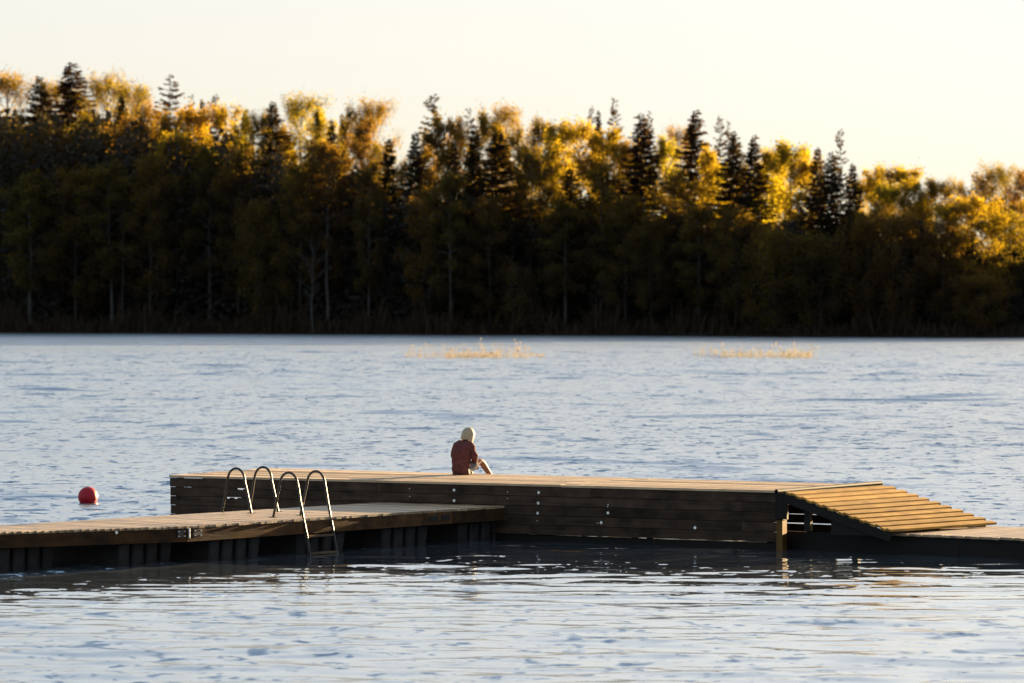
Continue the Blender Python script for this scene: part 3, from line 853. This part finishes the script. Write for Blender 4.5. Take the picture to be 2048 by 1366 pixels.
shorts = skin_object('shorts', sn, [(0, 1), (1, 2), (2, 3), (3, 4)], M_SHORTS, person, 2, root=2)
# hair: bob with strand relief, cut level at the collar
bm = bmesh.new()
bmesh.ops.create_uvsphere(bm, u_segments=48, v_segments=24, radius=1.0)
tilt = Matrix.Rotation(R(-24), 4, r2)
hc = Vector(hed) + Vector((0, 0, 0.008))
dele = []
for v in bm.verts:
    c = v.co.copy()
    fwd, rt, upz = c.y, c.x, c.z
    if fwd > 0.52 and upz < 0.62: dele.append(v)
    elif upz < -0.84 + 0.04 * math.sin(math.atan2(rt, fwd) * 9): dele.append(v)
    w, d, h = 0.108, 0.118, 0.126
    low_ = max(0.0, -upz)
    a = math.atan2(rt, fwd)
    strand = 1 + 0.04 * math.sin(a * 23 + 2 * math.sin(upz * 4)) * (0.4 + low_) + 0.012 * math.sin(a * 41)
    rr = math.sqrt(max(1e-6, fwd * fwd + rt * rt))
    full = 1.0 if upz > 0 else (1.0 / max(rr, 0.35)) ** 0.72
    p = r2 * (rt * w * full * strand) + f2 * (fwd * d * full * strand) + Vector((0, 0, upz * h * (1.25 if upz < 0 else 1.0)))
    v.co = hc + (tilt @ p)
bmesh.ops.delete(bm, geom=dele, context='VERTS')
for f in bm.faces: f.smooth = True
me = bpy.data.meshes.new('hair'); bm.to_mesh(me); bm.free(); me.materials.append(M_HAIR)
link('hair', me, person)
for sgn in (-1, 1):
    bm = bmesh.new(); bmesh.ops.create_uvsphere(bm, u_segments=8, v_segments=6, radius=0.011)
    me = bpy.data.meshes.new('eye'); bm.to_mesh(me); bm.free(); me.materials.append(M_EYE)
    o = link('eye', me, person); o.location = Vector(hed) + Matrix.Rotation(R(-28), 4, r2) @ (r2 * (sgn * 0.03) + f2 * 0.082 + Vector((0, 0, 0.012)))

# ------------------------------------------------------------------ trees
def leaf_quads(rng, pts, n, size, sigma, aspect=1.0, flat=0.0, hang=0.0):
    k = rng.integers(0, len(pts), n)
    c = pts[k] + rng.normal(0, 1, (n, 3)) * sigma
    if hang: c[:, 2] -= np.abs(rng.normal(0, hang, n))
    a = rng.normal(0, 1, (n, 3)); a /= np.linalg.norm(a, axis=1, keepdims=True)
    b = rng.normal(0, 1, (n, 3)); b -= a * (a * b).sum(1, keepdims=True); b /= np.linalg.norm(b, axis=1, keepdims=True)
    s = size * rng.uniform(0.55, 1.3, (n, 1))
    a = a * s * 0.5; b = b * s * 0.5 * aspect
    v = np.stack([c - a, c - a * 0.1 + b, c + a, c + a * 0.1 - b], 1).reshape(-1, 3)
    f = np.arange(n * 4).reshape(n, 4)
    return v, f

def decid(seed, H=20.0, Rc=4.2, base=0.32, nleaf=5200, lsize=0.34, sigma=0.32, droop=0.0, limbs=20, rise=0.75, top=1.0):
    rng = np.random.default_rng(seed)
    paths = []; tw = []
    n = 9; zz = np.linspace(0, 0.93 * H, n)
    wob = np.cumsum(rng.normal(0, 0.10, (n, 2)), 0); wob[0] = 0
    tr = np.column_stack([wob, zz]); rad = 0.011 * H * (1 - zz / H) ** 0.8 + 0.02
    paths.append((tr, rad))
    for i in range(limbs):
        t = base + (0.95 - base) * ((i + rng.random()) / limbs)
        p0 = np.array([np.interp(t * H, zz, tr[:, 0]), np.interp(t * H, zz, tr[:, 1]), t * H])
        u = (t - base) / (1 - base)
        prof = (math.sin(math.pi * min(1, (u * 0.86 + 0.14))) ** 0.7) * rng.uniform(0.7, 1.12)
        L = Rc * max(0.22, prof)
        az = i * 2.4 + rng.normal(0, 0.35)
        el = rise * (0.55 + 0.7 * u) + rng.normal(0, 0.12)
        m = 6; q = np.linspace(0, 1, m)
        hor = L * q; ver = L * q * math.tan(min(1.25, el)) * (1 - 0.25 * q) - droop * L * q ** 2 * 1.1
        ver = np.minimum(ver, (H * 1.0 - p0[2]) * np.minimum(1, q * 1.3) + 0.0 * q)
        pl = np.column_stack([p0[0] + hor * math.cos(az), p0[1] + hor * math.sin(az), p0[2] + ver]) + rng.normal(0, 0.06, (m, 3)) * q[:, None]
        r0 = 0.30 * np.interp(t * H, zz, rad) + 0.025
        paths.append((pl, r0 * (1 - 0.8 * q) + 0.008))
        ns = 6
        for j in range(ns):
            qs = 0.25 + 0.75 * (j + rng.random()) / ns
            b0 = np.array([np.interp(qs, q, pl[:, k]) for k in range(3)])
            a2 = az + rng.choice([-1, 1]) * rng.uniform(0.4, 1.2)
            l2 = L * rng.uniform(0.22, 0.45) * (1.15 - 0.5 * qs)
            e2 = rng.uniform(0.1, 0.9) - droop * 1.5
            q2 = np.linspace(0, 1, 4)
            sp = np.column_stack([b0[0] + l2 * q2 * math.cos(a2), b0[1] + l2 * q2 * math.sin(a2), b0[2] + l2 * q2 * math.tan(e2) * 0.8 - droop * l2 * q2 ** 2 * 1.2])
            paths.append((sp, np.linspace(r0 * 0.45, 0.010, 4)))
            for qq in (0.35, 0.6, 0.8, 1.0):
                tw.append([np.interp(qq, q2, sp[:, k]) for k in range(3)])
        for qq in (0.6, 0.8, 1.0): tw.append([np.interp(qq, q, pl[:, k]) for k in range(3)])
    tw.append(list(tr[-1])); tw.append([tr[-1, 0], tr[-1, 1], H * 0.97])
    tw = np.array(tw)
    # uneven density: some twigs carry far more leaves than others
    wgt = rng.gamma(3.0, 1.0, len(tw)); kk = rng.choice(len(tw), len(tw) * 3, p=wgt / wgt.sum())
    lv, lf = leaf_quads(rng, tw[kk], nleaf, lsize, sigma, 0.7, hang=0.5 * max(0.0, droop))
    tv, tf = tube_arrays(paths, 5, cap=False)
    return (tv, tf, lv, lf, H)

def spruce(seed, H=24.0, Rb=3.4, base=0.10, step=0.42, per=6, dens=9, droop=0.35, power=0.85, gaps=0.0, tuft=0.0):
    rng = np.random.default_rng(seed)
    paths = []; V = []; F = []; nb = 0
    zz = np.linspace(0, H, 8)
    tr = np.column_stack([np.cumsum(rng.normal(0, 0.04, 8)), np.cumsum(rng.normal(0, 0.04, 8)), zz])
    paths.append((tr, 0.0105 * H * (1 - zz / H) + 0.015))
    z = base * H
    while z < H - 0.25:
        u = (z / H - base) / (1 - base)
        Lr = Rb * (1 - u) ** power + 0.12
        for j in range(per):
            if rng.random() < gaps: continue
            az = rng.uniform(0, 2 * math.pi); L = Lr * rng.uniform(0.40, 1.25)
            c, s = math.cos(az), math.sin(az)
            m = 4; q = np.linspace(0, 1, m)
            up0 = 0.28 * u
            ver = L * (up0 * q - droop * (1 - 0.5 * u) * q + 0.22 * q ** 2)
            zb = z + rng.uniform(-0.5, 0.5)
            pl = np.column_stack([c * L * q, s * L * q, zb + ver])
            if L > 0.7: paths.append((pl, np.linspace(0.03, 0.008, m)))
            n = max(4, int(dens * L))
            qq = rng.uniform(0.12, 1.0, n)
            cx = np.interp(qq, q, pl[:, 0]); cy = np.interp(qq, q, pl[:, 1]); cz = np.interp(qq, q, pl[:, 2])
            side = rng.choice([-1, 1], n)
            ang = az + side * rng.uniform(0.25, 1.1, n)
            ln = rng.uniform(0.28, 0.62, n) * (0.55 + 0.45 * min(1.0, L / 1.5))
            dx, dy = np.cos(ang) * ln, np.sin(ang) * ln; dz = -rng.uniform(0.05, 0.55, n) * ln
            wx, wy, wz = -np.sin(ang) * 0.09, np.cos(ang) * 0.09, rng.uniform(-0.11, 0.11, n)
            p = np.stack([cx, cy, cz], 1); d = np.stack([dx, dy, dz], 1); w = np.stack([wx, wy, wz], 1)
            v = np.stack([p, p + d * 0.5 + w, p + d, p + d * 0.5 - w], 1).reshape(-1, 3)
            V.append(v); F.append(np.arange(nb, nb + 4 * n).reshape(n, 4)); nb += 4 * n
        z += step * (0.55 + 0.6 * (1 - u)) * (1 + tuft * rng.random())
    tv, tf = tube_arrays(paths, 5, cap=False)
    return (tv, tf, np.concatenate(V), np.concatenate(F), H)

PROTO = {}
def proto(key, data, bark, leafm):
    tv, tf, lv, lf, H = data
    PROTO.setdefault(key, []).append((np_mesh('trunk', tv, tf, [bark], smooth=True), np_mesh('crown', lv, lf, [leafm]), H, data, bark, leafm))
for k in range(4):
    proto('gold', decid(11 + k, 20, 4.3, 0.18, 12000, 0.30, 0.46, 0.10, limbs=26), M_BARK, M_GOLD)
    proto('olive', decid(31 + k, 22, 3.7, 0.24, 12000, 0.30, 0.42, 0.35, limbs=28, rise=0.85), M_BIRCH, M_OLIVE)
    proto('bronze', decid(51 + k, 19, 4.4, 0.14, 11000, 0.27, 0.46, 0.05, limbs=28), M_BARK, M_BRONZE)
    proto('airy', decid(71 + k, 20, 4.4, 0.22, 14000, 0.21, 0.46, 0.0, limbs=30, rise=0.95), M_BARK, M_AIRY)
for k in range(3):
    proto('spruce', spruce(101 + k, 25, 5.6, 0.10, 0.42, 10, 14, 0.48, 0.86), M_BARK, M_NEEDLE)
    proto('narrow', spruce(111 + k, 25, 3.6, 0.08, 0.40, 9, 14, 0.32, 0.75), M_BARK, M_NEEDLE)
    proto('sparse', spruce(121 + k, 25, 4.6, 0.16, 0.72, 7, 14, 0.18, 0.70, gaps=0.2, tuft=0.7), M_BARK, M_NEEDLE)
proto('cone', decid(141, 10, 2.0, 0.06, 2600, 0.30, 0.25, 0.1, limbs=26, rise=0.6), M_BARK, M_GOLD)
proto('willow', decid(151, 9, 3.2, 0.20, 3600, 0.26, 0.25, 0.85, limbs=22), M_BARK, M_BRONZE)
proto('shrub', decid(161, 9, 4.2, 0.04, 7600, 0.27, 0.45, 0.0, limbs=26, rise=0.8), M_BARK, M_BRONZE)
proto('shrub', decid(162, 9, 4.4, 0.04, 7600, 0.27, 0.45, 0.05, limbs=26, rise=0.7), M_BARK, M_BRONZE)
proto('bare', decid(171, 14, 3.0, 0.30, 60, 0.10, 0.10, -0.1, limbs=13, rise=0.9), M_BIRCH, M_BRONZE)
proto('snag', decid(181, 12, 0.8, 0.55, 20, 0.10, 0.05, 0.0, limbs=4), M_BIRCH, M_BRONZE)
proto('pine', spruce(191, 22, 2.2, 0.70, 0.5, 5, 14, 0.0, 0.25, gaps=0.3), M_BARK, M_NEEDLE)

trng = random.Random(21)
GROUPS = {'gold': 'golden leafed trees on the far shore', 'olive': 'olive birches on the far shore', 'bronze': 'bronze leafed trees on the far shore',
          'airy': 'thin leafed trees on the far shore', 'spruce': 'dark spruces on the far shore', 'narrow': 'dark spruces on the far shore', 'sparse': 'dark spruces on the far shore'}
NAMES = {'gold': 'leafy_tree', 'olive': 'birch_tree', 'bronze': 'leafy_tree', 'airy': 'leafy_tree', 'spruce': 'spruce_tree', 'narrow': 'spruce_tree', 'sparse': 'spruce_tree',
         'cone': 'small_tree', 'willow': 'willow_tree', 'shrub': 'shrub', 'bare': 'bare_tree', 'snag': 'dead_tree', 'pine': 'pine_tree'}
CATS = {'cone': 'tree', 'shrub': 'shrub'}
def tree(px, top, depth, kind, half, label, var=None):
    """px, top: column and top row in the photograph; depth: metres behind the waterline; half: half width of the crown in pixels"""
    d = 500.0
    for _ in range(6):
        x = (px - 1024.0) * d / FPX
        d = float(shore_y(x)) + depth
    x = (px - 1024.0) * d / FPX
    gz = float(ground_z(x, d)) - 0.1
    zt = CAM_H + (HZ - top) * d / FPX
    Hh = zt - gz
    lst = PROTO[kind]
    tm, cm, H0, data, _, _ = lst[trng.randrange(len(lst)) if var is None else var % len(lst)]
    r0 = float(np.percentile(np.abs(data[2][:, 0]), 97))
    half *= {'spruce': 2.15, 'narrow': 2.0, 'sparse': 1.7, 'gold': 1.2, 'airy': 1.3, 'bronze': 1.15, 'olive': 1.15}.get(kind, 1.0)
    sx = half * d / FPX / r0
    root = empty(NAMES[kind], (x, d, gz), label, CATS.get(kind, 'tree'), GROUPS.get(kind), rz=trng.uniform(0, 6.28))
    root.scale = (sx, sx, Hh / H0)
    link('trunk', tm, root); link('crown', cm, root)
    return root

T = [
 # skyline spruces, left to right
 (80, 155, 44, 'spruce', 34, 'dense dark spruce, first spire from the left edge of the wood'),
 (145, 128, 46, 'spruce', 52, 'tallest broad dark spruce crowning the wooded hill at left'),
 (243, 190, 40, 'narrow', 16, 'small dark spruce tip amid pale golden crowns left of the gap'),
 (342, 150, 48, 'sparse', 36, 'tall open spruce with separate level branches beside the left gap'),
 (384, 187, 46, 'sparse', 18, 'small ragged spruce just right of the tall open spruce'),
 (404, 198, 44, 'narrow', 13, 'stubby spruce top close beside the small ragged spruce'),
 (432, 185, 47, 'sparse', 26, 'lone ragged spruce above the round golden mass left of centre'),
 (547, 203, 26, 'spruce', 34, 'tall dark spruce with thin top above the ladder hoops'),
 (663, 240, 24, 'narrow', 15, 'little dark spruce tip against bright gold leaves'),
 (684, 228, 34, 'narrow', 13, 'dark bushy spruce top behind the little spruce tip'),
 (625, 278, 16, 'narrow', 16, 'shaded spruce half hidden between olive birch crowns'),
 (778, 277, 18, 'narrow', 20, 'slim dark spruce at the left side of the bright gap'),
 (830, 265, 16, 'narrow', 22, 'dense pointed spruce at the right side of the bright gap'),
 (868, 184, 40, 'sparse', 36, 'tall see-through spruce with a crooked tip right of the bright gap'),
 (937, 214, 40, 'sparse', 20, 'small spruce top poking from gold crowns above the seated person'),
 (950, 250, 16, 'narrow', 22, 'dark column of spruce above the seated person'),
 (907, 286, 8, 'narrow', 18, 'small dark spruce in front of olive crowns left of the spruce pair'),
 (995, 262, 12, 'spruce', 40, 'broad black spruce right above the middle of the platform'),
 (1183, 208, 44, 'sparse', 14, 'thin leftmost spire of the three spruces above the round gold crown'),
 (1197, 222, 42, 'narrow', 13, 'short middle spire of the three spruces above the round gold crown'),
 (1227, 194, 44, 'sparse', 24, 'well shaped spruce standing clear above the round gold crown'),
 (1140, 335, 10, 'narrow', 22, 'dark spruce point sunk among gold crowns'),
 (1283, 230, 14, 'spruce', 38, 'broad dark spruce with a slim tip right of the round gold crown'),
 (1299, 222, 32, 'sparse', 16, 'pale thin spruce tip just behind the broad dark spruce'),
 (1391, 222, 24, 'spruce', 36, 'tall spruce with faint thin top between two gold crowns'),
 (1440, 228, 38, 'sparse', 20, 'pale spindly larch with bare level twigs'),
 (1456, 240, 36, 'sparse', 16, 'second pale spindly top right of the bare larch'),
 (1467, 262, 16, 'spruce', 30, 'dark ragged spruce below the pale spindly tops'),
 (1508, 272, 14, 'spruce', 28, 'dark spruce bordering the large gold crown on its left'),
 (1635, 296, 12, 'narrow', 20, 'left point of the dark spruce clump right of the large gold crown'),
 (1662, 306, 11, 'spruce', 26, 'middle of the dark spruce clump right of the large gold crown'),
 (1681, 254, 14, 'sparse', 20, 'bare topped spruce rising highest from the dark clump'),
 (1706, 328, 10, 'narrow', 18, 'right shoulder of the dark spruce clump above the ramp'),
 (1763, 318, 20, 'snag', 7, 'broken dark trunk sticking out of gold leaves above the ramp'),
 # golden and olive crowns along the skyline
 (18, 163, 40, 'airy', 44, 'thin leafed tree at the left edge of the picture'),
 (112, 178, 50, 'airy', 36, 'bare twigged crown between the two left spruces'),
 (210, 162, 44, 'airy', 44, 'pale golden airy crown right of the tallest spruce'),
 (262, 182, 42, 'airy', 38, 'feathery golden crown sloping down to the left gap'),
 (296, 215, 34, 'airy', 26, 'low wispy crown at the edge of the left gap'),
 (330, 232, 26, 'gold', 26, 'small bushy golden crown under the tall open spruce'),
 (392, 218, 30, 'gold', 46, 'round golden mass under the small ragged spruces'),
 (448, 222, 30, 'gold', 40, 'golden crown below the lone ragged spruce'),
 (490, 228, 26, 'gold', 26, 'narrow golden crown left of the tall dark spruce'),
 (514, 240, 22, 'airy', 20, 'thin golden crown touching the tall dark spruce'),
 (600, 207, 40, 'airy', 42, 'airy round golden crown right of the tall dark spruce'),
 (640, 222, 34, 'gold', 34, 'bright golden crown behind the little spruce tip'),
 (705, 222, 30, 'bronze', 34, 'bronze crown full of dark clumps left of the bright gap'),
 (748, 217, 32, 'airy', 34, 'airy golden crown hanging over the bright gap'),
 (726, 250, 20, 'bronze', 36, 'dark bronze crown below the airy crown at the gap'),
 (760, 300, 20, 'airy', 24, 'wispy twigs at the foot of the bright gap'),
 (805, 330, 18, 'bronze', 22, 'low brown crown between the two gap spruces'),
 (872, 238, 26, 'olive', 36, 'rounded olive crown in front of the see-through spruce'),
 (915, 240, 30, 'gold', 32, 'golden crown left of the spruce column'),
 (975, 232, 34, 'gold', 36, 'feathery golden crown behind the black spruce'),
 (1010, 226, 36, 'airy', 36, 'pale feathery crown right of the black spruce'),
 (1040, 262, 24, 'olive', 28, 'dull olive crown right beside the black spruce'),
 (1080, 238, 34, 'olive', 38, 'flat topped olive crown left of the wide gold crown'),
 (1100, 288, 16, 'gold', 34, 'bright gold lit clump in mid wood above the bolts'),
 (1062, 300, 10, 'olive', 40, 'tall olive birch right of the black spruce'),
 (1128, 246, 30, 'gold', 36, 'golden crown with a tiny tip left of the three spires'),
 (1165, 258, 22, 'gold', 56, 'wide round gold crown below the three spires'),
 (1215, 262, 22, 'gold', 46, 'right half of the gold canopy below the clear spruce'),
 (1252, 285, 20, 'gold', 34, 'golden crown between canopy and broad dark spruce'),
 (1332, 278, 24, 'gold', 34, 'bright golden crown right of the broad dark spruce'),
 (1360, 268, 34, 'airy', 28, 'thin golden crown against the sky before the tall spruce'),
 (1345, 350, 8, 'bronze', 46, 'brown budding crown below the bright golden pair'),
 (1415, 300, 18, 'gold', 30, 'bright narrow golden crown between the tall spruces'),
 (1580, 288, 18, 'gold', 54, 'large luminous gold crown left of the dark clump'),
 (1545, 300, 22, 'gold', 36, 'golden crown just behind the bordering spruce'),
 (1610, 320, 14, 'gold', 34, 'lower right lobe of the large luminous crown'),
 (1716, 418, 6, 'cone', 16, 'small golden cone shaped tree at the foot of the dark clump'),
 (1752, 338, 22, 'gold', 36, 'golden crown around the broken trunk'),
 (1800, 336, 22, 'gold', 44, 'tall golden crown right of the broken trunk'),
 (1830, 372, 16, 'gold', 34, 'golden crown dipping toward the right gap'),
 (1872, 362, 20, 'gold', 40, 'rounded golden crown left of the small sky gap at right'),
 (1912, 368, 34, 'airy', 22, 'lone airy twig cluster beside the small sky gap at right'),
 (1905, 408, 10, 'gold', 38, 'golden crown stepping down toward the sunlit birch'),
 (1942, 395, 8, 'gold', 56, 'big sunlit gold tree reaching lowest toward the water at right'),
 (1885, 450, 6, 'bronze', 40, 'amber crown left of the big sunlit gold tree'),
 (1965, 350, 34, 'bronze', 40, 'bronze crown right of the small sky gap'),
 (2012, 340, 34, 'airy', 40, 'tall twiggy bronze crown near the right edge'),
 (2050, 346, 30, 'bronze', 40, 'bronze crown cut by the right edge of the picture'),
 (2020, 430, 12, 'bronze', 46, 'shaded rust crown in front at the right edge'),
 (1540, 318, 30, 'gold', 40, 'far golden crown glimpsed between the bordering spruce and the large luminous crown'),
 (1735, 362, 30, 'gold', 36, 'far golden crown right behind the dark clump shoulder'),
 (1778, 372, 14, 'gold', 40, 'golden crown below the broken trunk, above the dark bush trees'),
 (1842, 400, 26, 'gold', 40, 'dim golden crown filling the dip before the rounded one'),
 (1985, 400, 20, 'gold', 44, 'golden brown crown between the big sunlit tree and the right edge'),
 (2040, 410, 22, 'bronze', 44, 'second rust crown behind the shaded one at the right edge'),
 (1275, 320, 30, 'gold', 38, 'golden crown seen left behind the broad dark spruce'),
 (1430, 330, 30, 'gold', 38, 'golden crown behind the bright narrow crown'),
 (1485, 340, 26, 'gold', 36, 'golden glow between the two ragged spruces'),
 (560, 262, 34, 'gold', 40, 'golden crown showing right behind the tall dark spruce'),
 (850, 300, 28, 'bronze', 34, 'brown crown behind the right gap spruce'),
 # shaded front of the wood
 (30, 262, 20, 'bronze', 54, 'brown crown in shade low at the far left'),
 (105, 262, 18, 'bronze', 56, 'brown crown in shade under the two left spruces'),
 (180, 232, 24, 'bronze', 52, 'russet crown under the pale golden airy crown'),
 (262, 240, 20, 'bronze', 50, 'russet crown below the left gap'),
 (60, 340, 7, 'olive', 50, 'dark birch on the shore at far left'),
 (150, 345, 6, 'bronze', 54, 'dark crown on the shore below the tallest spruce'),
 (225, 330, 6, 'olive', 48, 'dark birch on the shore with a pale dead stem beside it'),
 (300, 320, 6, 'bronze', 46, 'dark crown on the shore below the left gap'),
 (352, 268, 14, 'gold', 42, 'mid height crown with a few sunlit leaves below the open spruce'),
 (420, 290, 10, 'olive', 46, 'shaded olive birch below the round golden mass'),
 (478, 300, 9, 'bronze', 42, 'shaded brown crown left of the tall dark spruce'),
 (520, 420, 5, 'shrub', 46, 'low spreading olive tree on the shore above the ladders'),
 (655, 278, 8, 'olive', 46, 'olive birch with twin pale stems left of the bright gap'),
 (735, 330, 6, 'olive', 30, 'slim birch with one pale stem below the bright gap'),
 (600, 330, 8, 'bronze', 46, 'shaded brown crown above the pale crooked tree'),
 (905, 340, 5, 'olive', 42, 'olive birch with hanging leaves above the seated person'),
 (860, 380, 6, 'bronze', 44, 'shaded crown left of the hanging birch'),
 (980, 400, 5, 'bronze', 40, 'shaded crown below the black spruce'),
 (1200, 330, 10, 'olive', 50, 'olive crown under the gold canopy'),
 (1130, 400, 6, 'olive', 44, 'shaded olive crown below the sunken spruce point'),
 (1250, 400, 6, 'bronze', 46, 'shaded crown below the golden crown and broad spruce'),
 (1302, 440, 4, 'bronze', 30, 'coppery small crown low in the shade right of centre'),
 (1400, 410, 6, 'olive', 44, 'shaded olive crown below the bright narrow crown'),
 (1470, 420, 5, 'bronze', 46, 'shaded brown crown below the ragged spruce'),
 (1550, 470, 4, 'shrub', 62, 'wide dark rounded bush tree below the large luminous crown'),
 (1640, 480, 4, 'shrub', 54, 'dark bush tree below the dark spruce clump'),
 (1730, 455, 4, 'shrub', 56, 'dark bush tree below the small golden cone'),
 (1810, 445, 5, 'shrub', 58, 'dark bush tree left of the amber crown'),
 (1960, 560, 3, 'shrub', 60, 'low dark bush under the big sunlit gold tree'),
 (1040, 526, 2.5, 'willow', 40, 'drooping brown willow at the water edge in the middle'),
 (626, 478, 1.2, 'bare', 34, 'pale crooked leafless tree at the water edge above the near ladder'),
 (247, 390, 4, 'snag', 6, 'pale dead stem standing in the dark wood at left'),
 (1025, 470, 2.5, 'snag', 5, 'thin dead stem behind the drooping willow'),
]
for k, a in enumerate(T): tree(*a)

# deeper wood that reads as one dark mass: foliage through the whole depth of the hill behind the single trees
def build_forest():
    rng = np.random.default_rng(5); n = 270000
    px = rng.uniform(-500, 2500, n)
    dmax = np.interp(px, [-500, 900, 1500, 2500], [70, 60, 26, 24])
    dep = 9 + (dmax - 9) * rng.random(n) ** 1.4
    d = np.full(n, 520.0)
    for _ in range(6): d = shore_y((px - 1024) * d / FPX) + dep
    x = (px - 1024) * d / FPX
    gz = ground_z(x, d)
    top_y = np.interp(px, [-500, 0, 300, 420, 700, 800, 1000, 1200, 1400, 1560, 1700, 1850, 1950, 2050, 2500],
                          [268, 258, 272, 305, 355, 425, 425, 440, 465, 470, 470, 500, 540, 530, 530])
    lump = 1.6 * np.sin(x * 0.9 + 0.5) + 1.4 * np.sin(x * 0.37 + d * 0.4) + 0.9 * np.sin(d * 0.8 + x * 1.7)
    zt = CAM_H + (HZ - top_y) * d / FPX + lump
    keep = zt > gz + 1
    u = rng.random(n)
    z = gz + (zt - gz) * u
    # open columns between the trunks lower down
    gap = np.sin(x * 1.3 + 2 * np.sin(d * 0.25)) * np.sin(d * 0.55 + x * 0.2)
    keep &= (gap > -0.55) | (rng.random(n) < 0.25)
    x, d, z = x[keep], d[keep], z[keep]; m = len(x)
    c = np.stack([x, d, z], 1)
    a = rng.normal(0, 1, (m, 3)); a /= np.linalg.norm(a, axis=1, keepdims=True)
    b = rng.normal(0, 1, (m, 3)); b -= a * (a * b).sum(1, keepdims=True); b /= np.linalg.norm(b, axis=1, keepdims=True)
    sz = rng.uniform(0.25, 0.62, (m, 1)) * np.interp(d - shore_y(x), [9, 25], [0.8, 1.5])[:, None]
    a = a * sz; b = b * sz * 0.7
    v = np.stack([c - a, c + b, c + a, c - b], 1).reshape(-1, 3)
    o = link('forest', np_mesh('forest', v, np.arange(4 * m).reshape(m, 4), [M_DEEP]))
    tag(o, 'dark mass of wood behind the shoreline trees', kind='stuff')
build_forest()

# undergrowth and dead grass on the bank
def build_bank():
    rng = np.random.default_rng(9); n = 9000
    x = rng.uniform(-85, 75, n); t = rng.uniform(0.6, 9, n) ** 1.0
    y = shore_y(x) + t; z = ground_z(x, y)
    hgt = rng.gamma(2.0, 0.45, n) + 0.3
    hgt *= 0.6 + 0.8 * (np.sin(x * 0.45) * np.sin(x * 0.13 + 2) > 0.1)
    a = rng.uniform(0, np.pi, n); w = rng.uniform(0.06, 0.22, n)
    lean = rng.normal(0, 0.25, (n, 2))
    p0 = np.stack([x - np.cos(a) * w, y - np.sin(a) * w, z], 1); p1 = np.stack([x + np.cos(a) * w, y + np.sin(a) * w, z], 1)
    tp = np.stack([x + lean[:, 0] * hgt, y + lean[:, 1] * hgt, z + hgt], 1)
    v = np.stack([p0, p1, tp + (p1 - p0) * 0.2, tp - (p1 - p0) * 0.2], 1).reshape(-1, 3)
    o = link('undergrowth', np_mesh('undergrowth', v, np.arange(4 * n).reshape(n, 4), [M_UNDER]))
    tag(o, 'low brown undergrowth along the far bank', kind='stuff')
build_bank()

# reeds standing in the lake
def reeds(name, label, bands, seed):
    rng = np.random.default_rng(seed); V = []
    for px0, px1, n, hmin, hmax in bands:
        px = rng.uniform(px0, px1, n); d = rng.uniform(272, 290, n)
        x = (px - 1024) * d / FPX; y = d
        h = rng.uniform(hmin, hmax, n) * (0.6 + 0.4 * np.sin(px * 0.09) ** 2)
        lean = rng.normal(0, 0.10, (n, 2)); w = rng.uniform(0.005, 0.011, n)
        a = rng.uniform(-0.5, 0.5, n)
        wx, wy = np.cos(a) * w, np.sin(a) * w
        b0 = np.stack([x - wx, y - wy, np.full(n, -0.2)], 1); b1 = np.stack([x + wx, y + wy, np.full(n, -0.2)], 1)
        tx, ty = x + lean[:, 0] * h, y + lean[:, 1] * h
        t0 = np.stack([tx - wx * .4, ty - wy * .4, h], 1); t1 = np.stack([tx + wx * .4, ty + wy * .4, h], 1)
        V.append(np.stack([b0, b1, t1, t0], 1).reshape(-1, 3))
        sel = rng.random(n) < 0.22                                  # feathery seed heads
        c = np.stack([tx, ty, h], 1)[sel]; m = len(c); s = rng.uniform(0.03, 0.07, m)
        q_ = np.stack([c + np.stack([-s, 0 * s, 0 * s], 1), c + np.stack([0 * s, 0 * s, -2.2 * s], 1), c + np.stack([s, 0 * s, 0 * s], 1), c + np.stack([0.4 * s, 0 * s, 2.2 * s], 1)], 1)
        V.append(q_.reshape(-1, 3))
    v = np.concatenate(V)
    o = link(name, np_mesh(name, v, np.arange(len(v)).reshape(-1, 4), [M_REED]))
    tag(o, label, kind='stuff')
reeds('reeds', 'dry tan reeds standing in the lake behind the seated person', [(808, 1060, 330, 0.5, 1.3), (890, 1000, 640, 0.12, 0.42), (812, 1090, 420, 0.1, 0.34)], 4)
reeds('reeds', 'dry tan reeds standing in the lake nearer the right side', [(1385, 1635, 270, 0.45, 1.15), (1440, 1625, 640, 0.12, 0.45), (1560, 1622, 260, 0.2, 0.55)], 8)
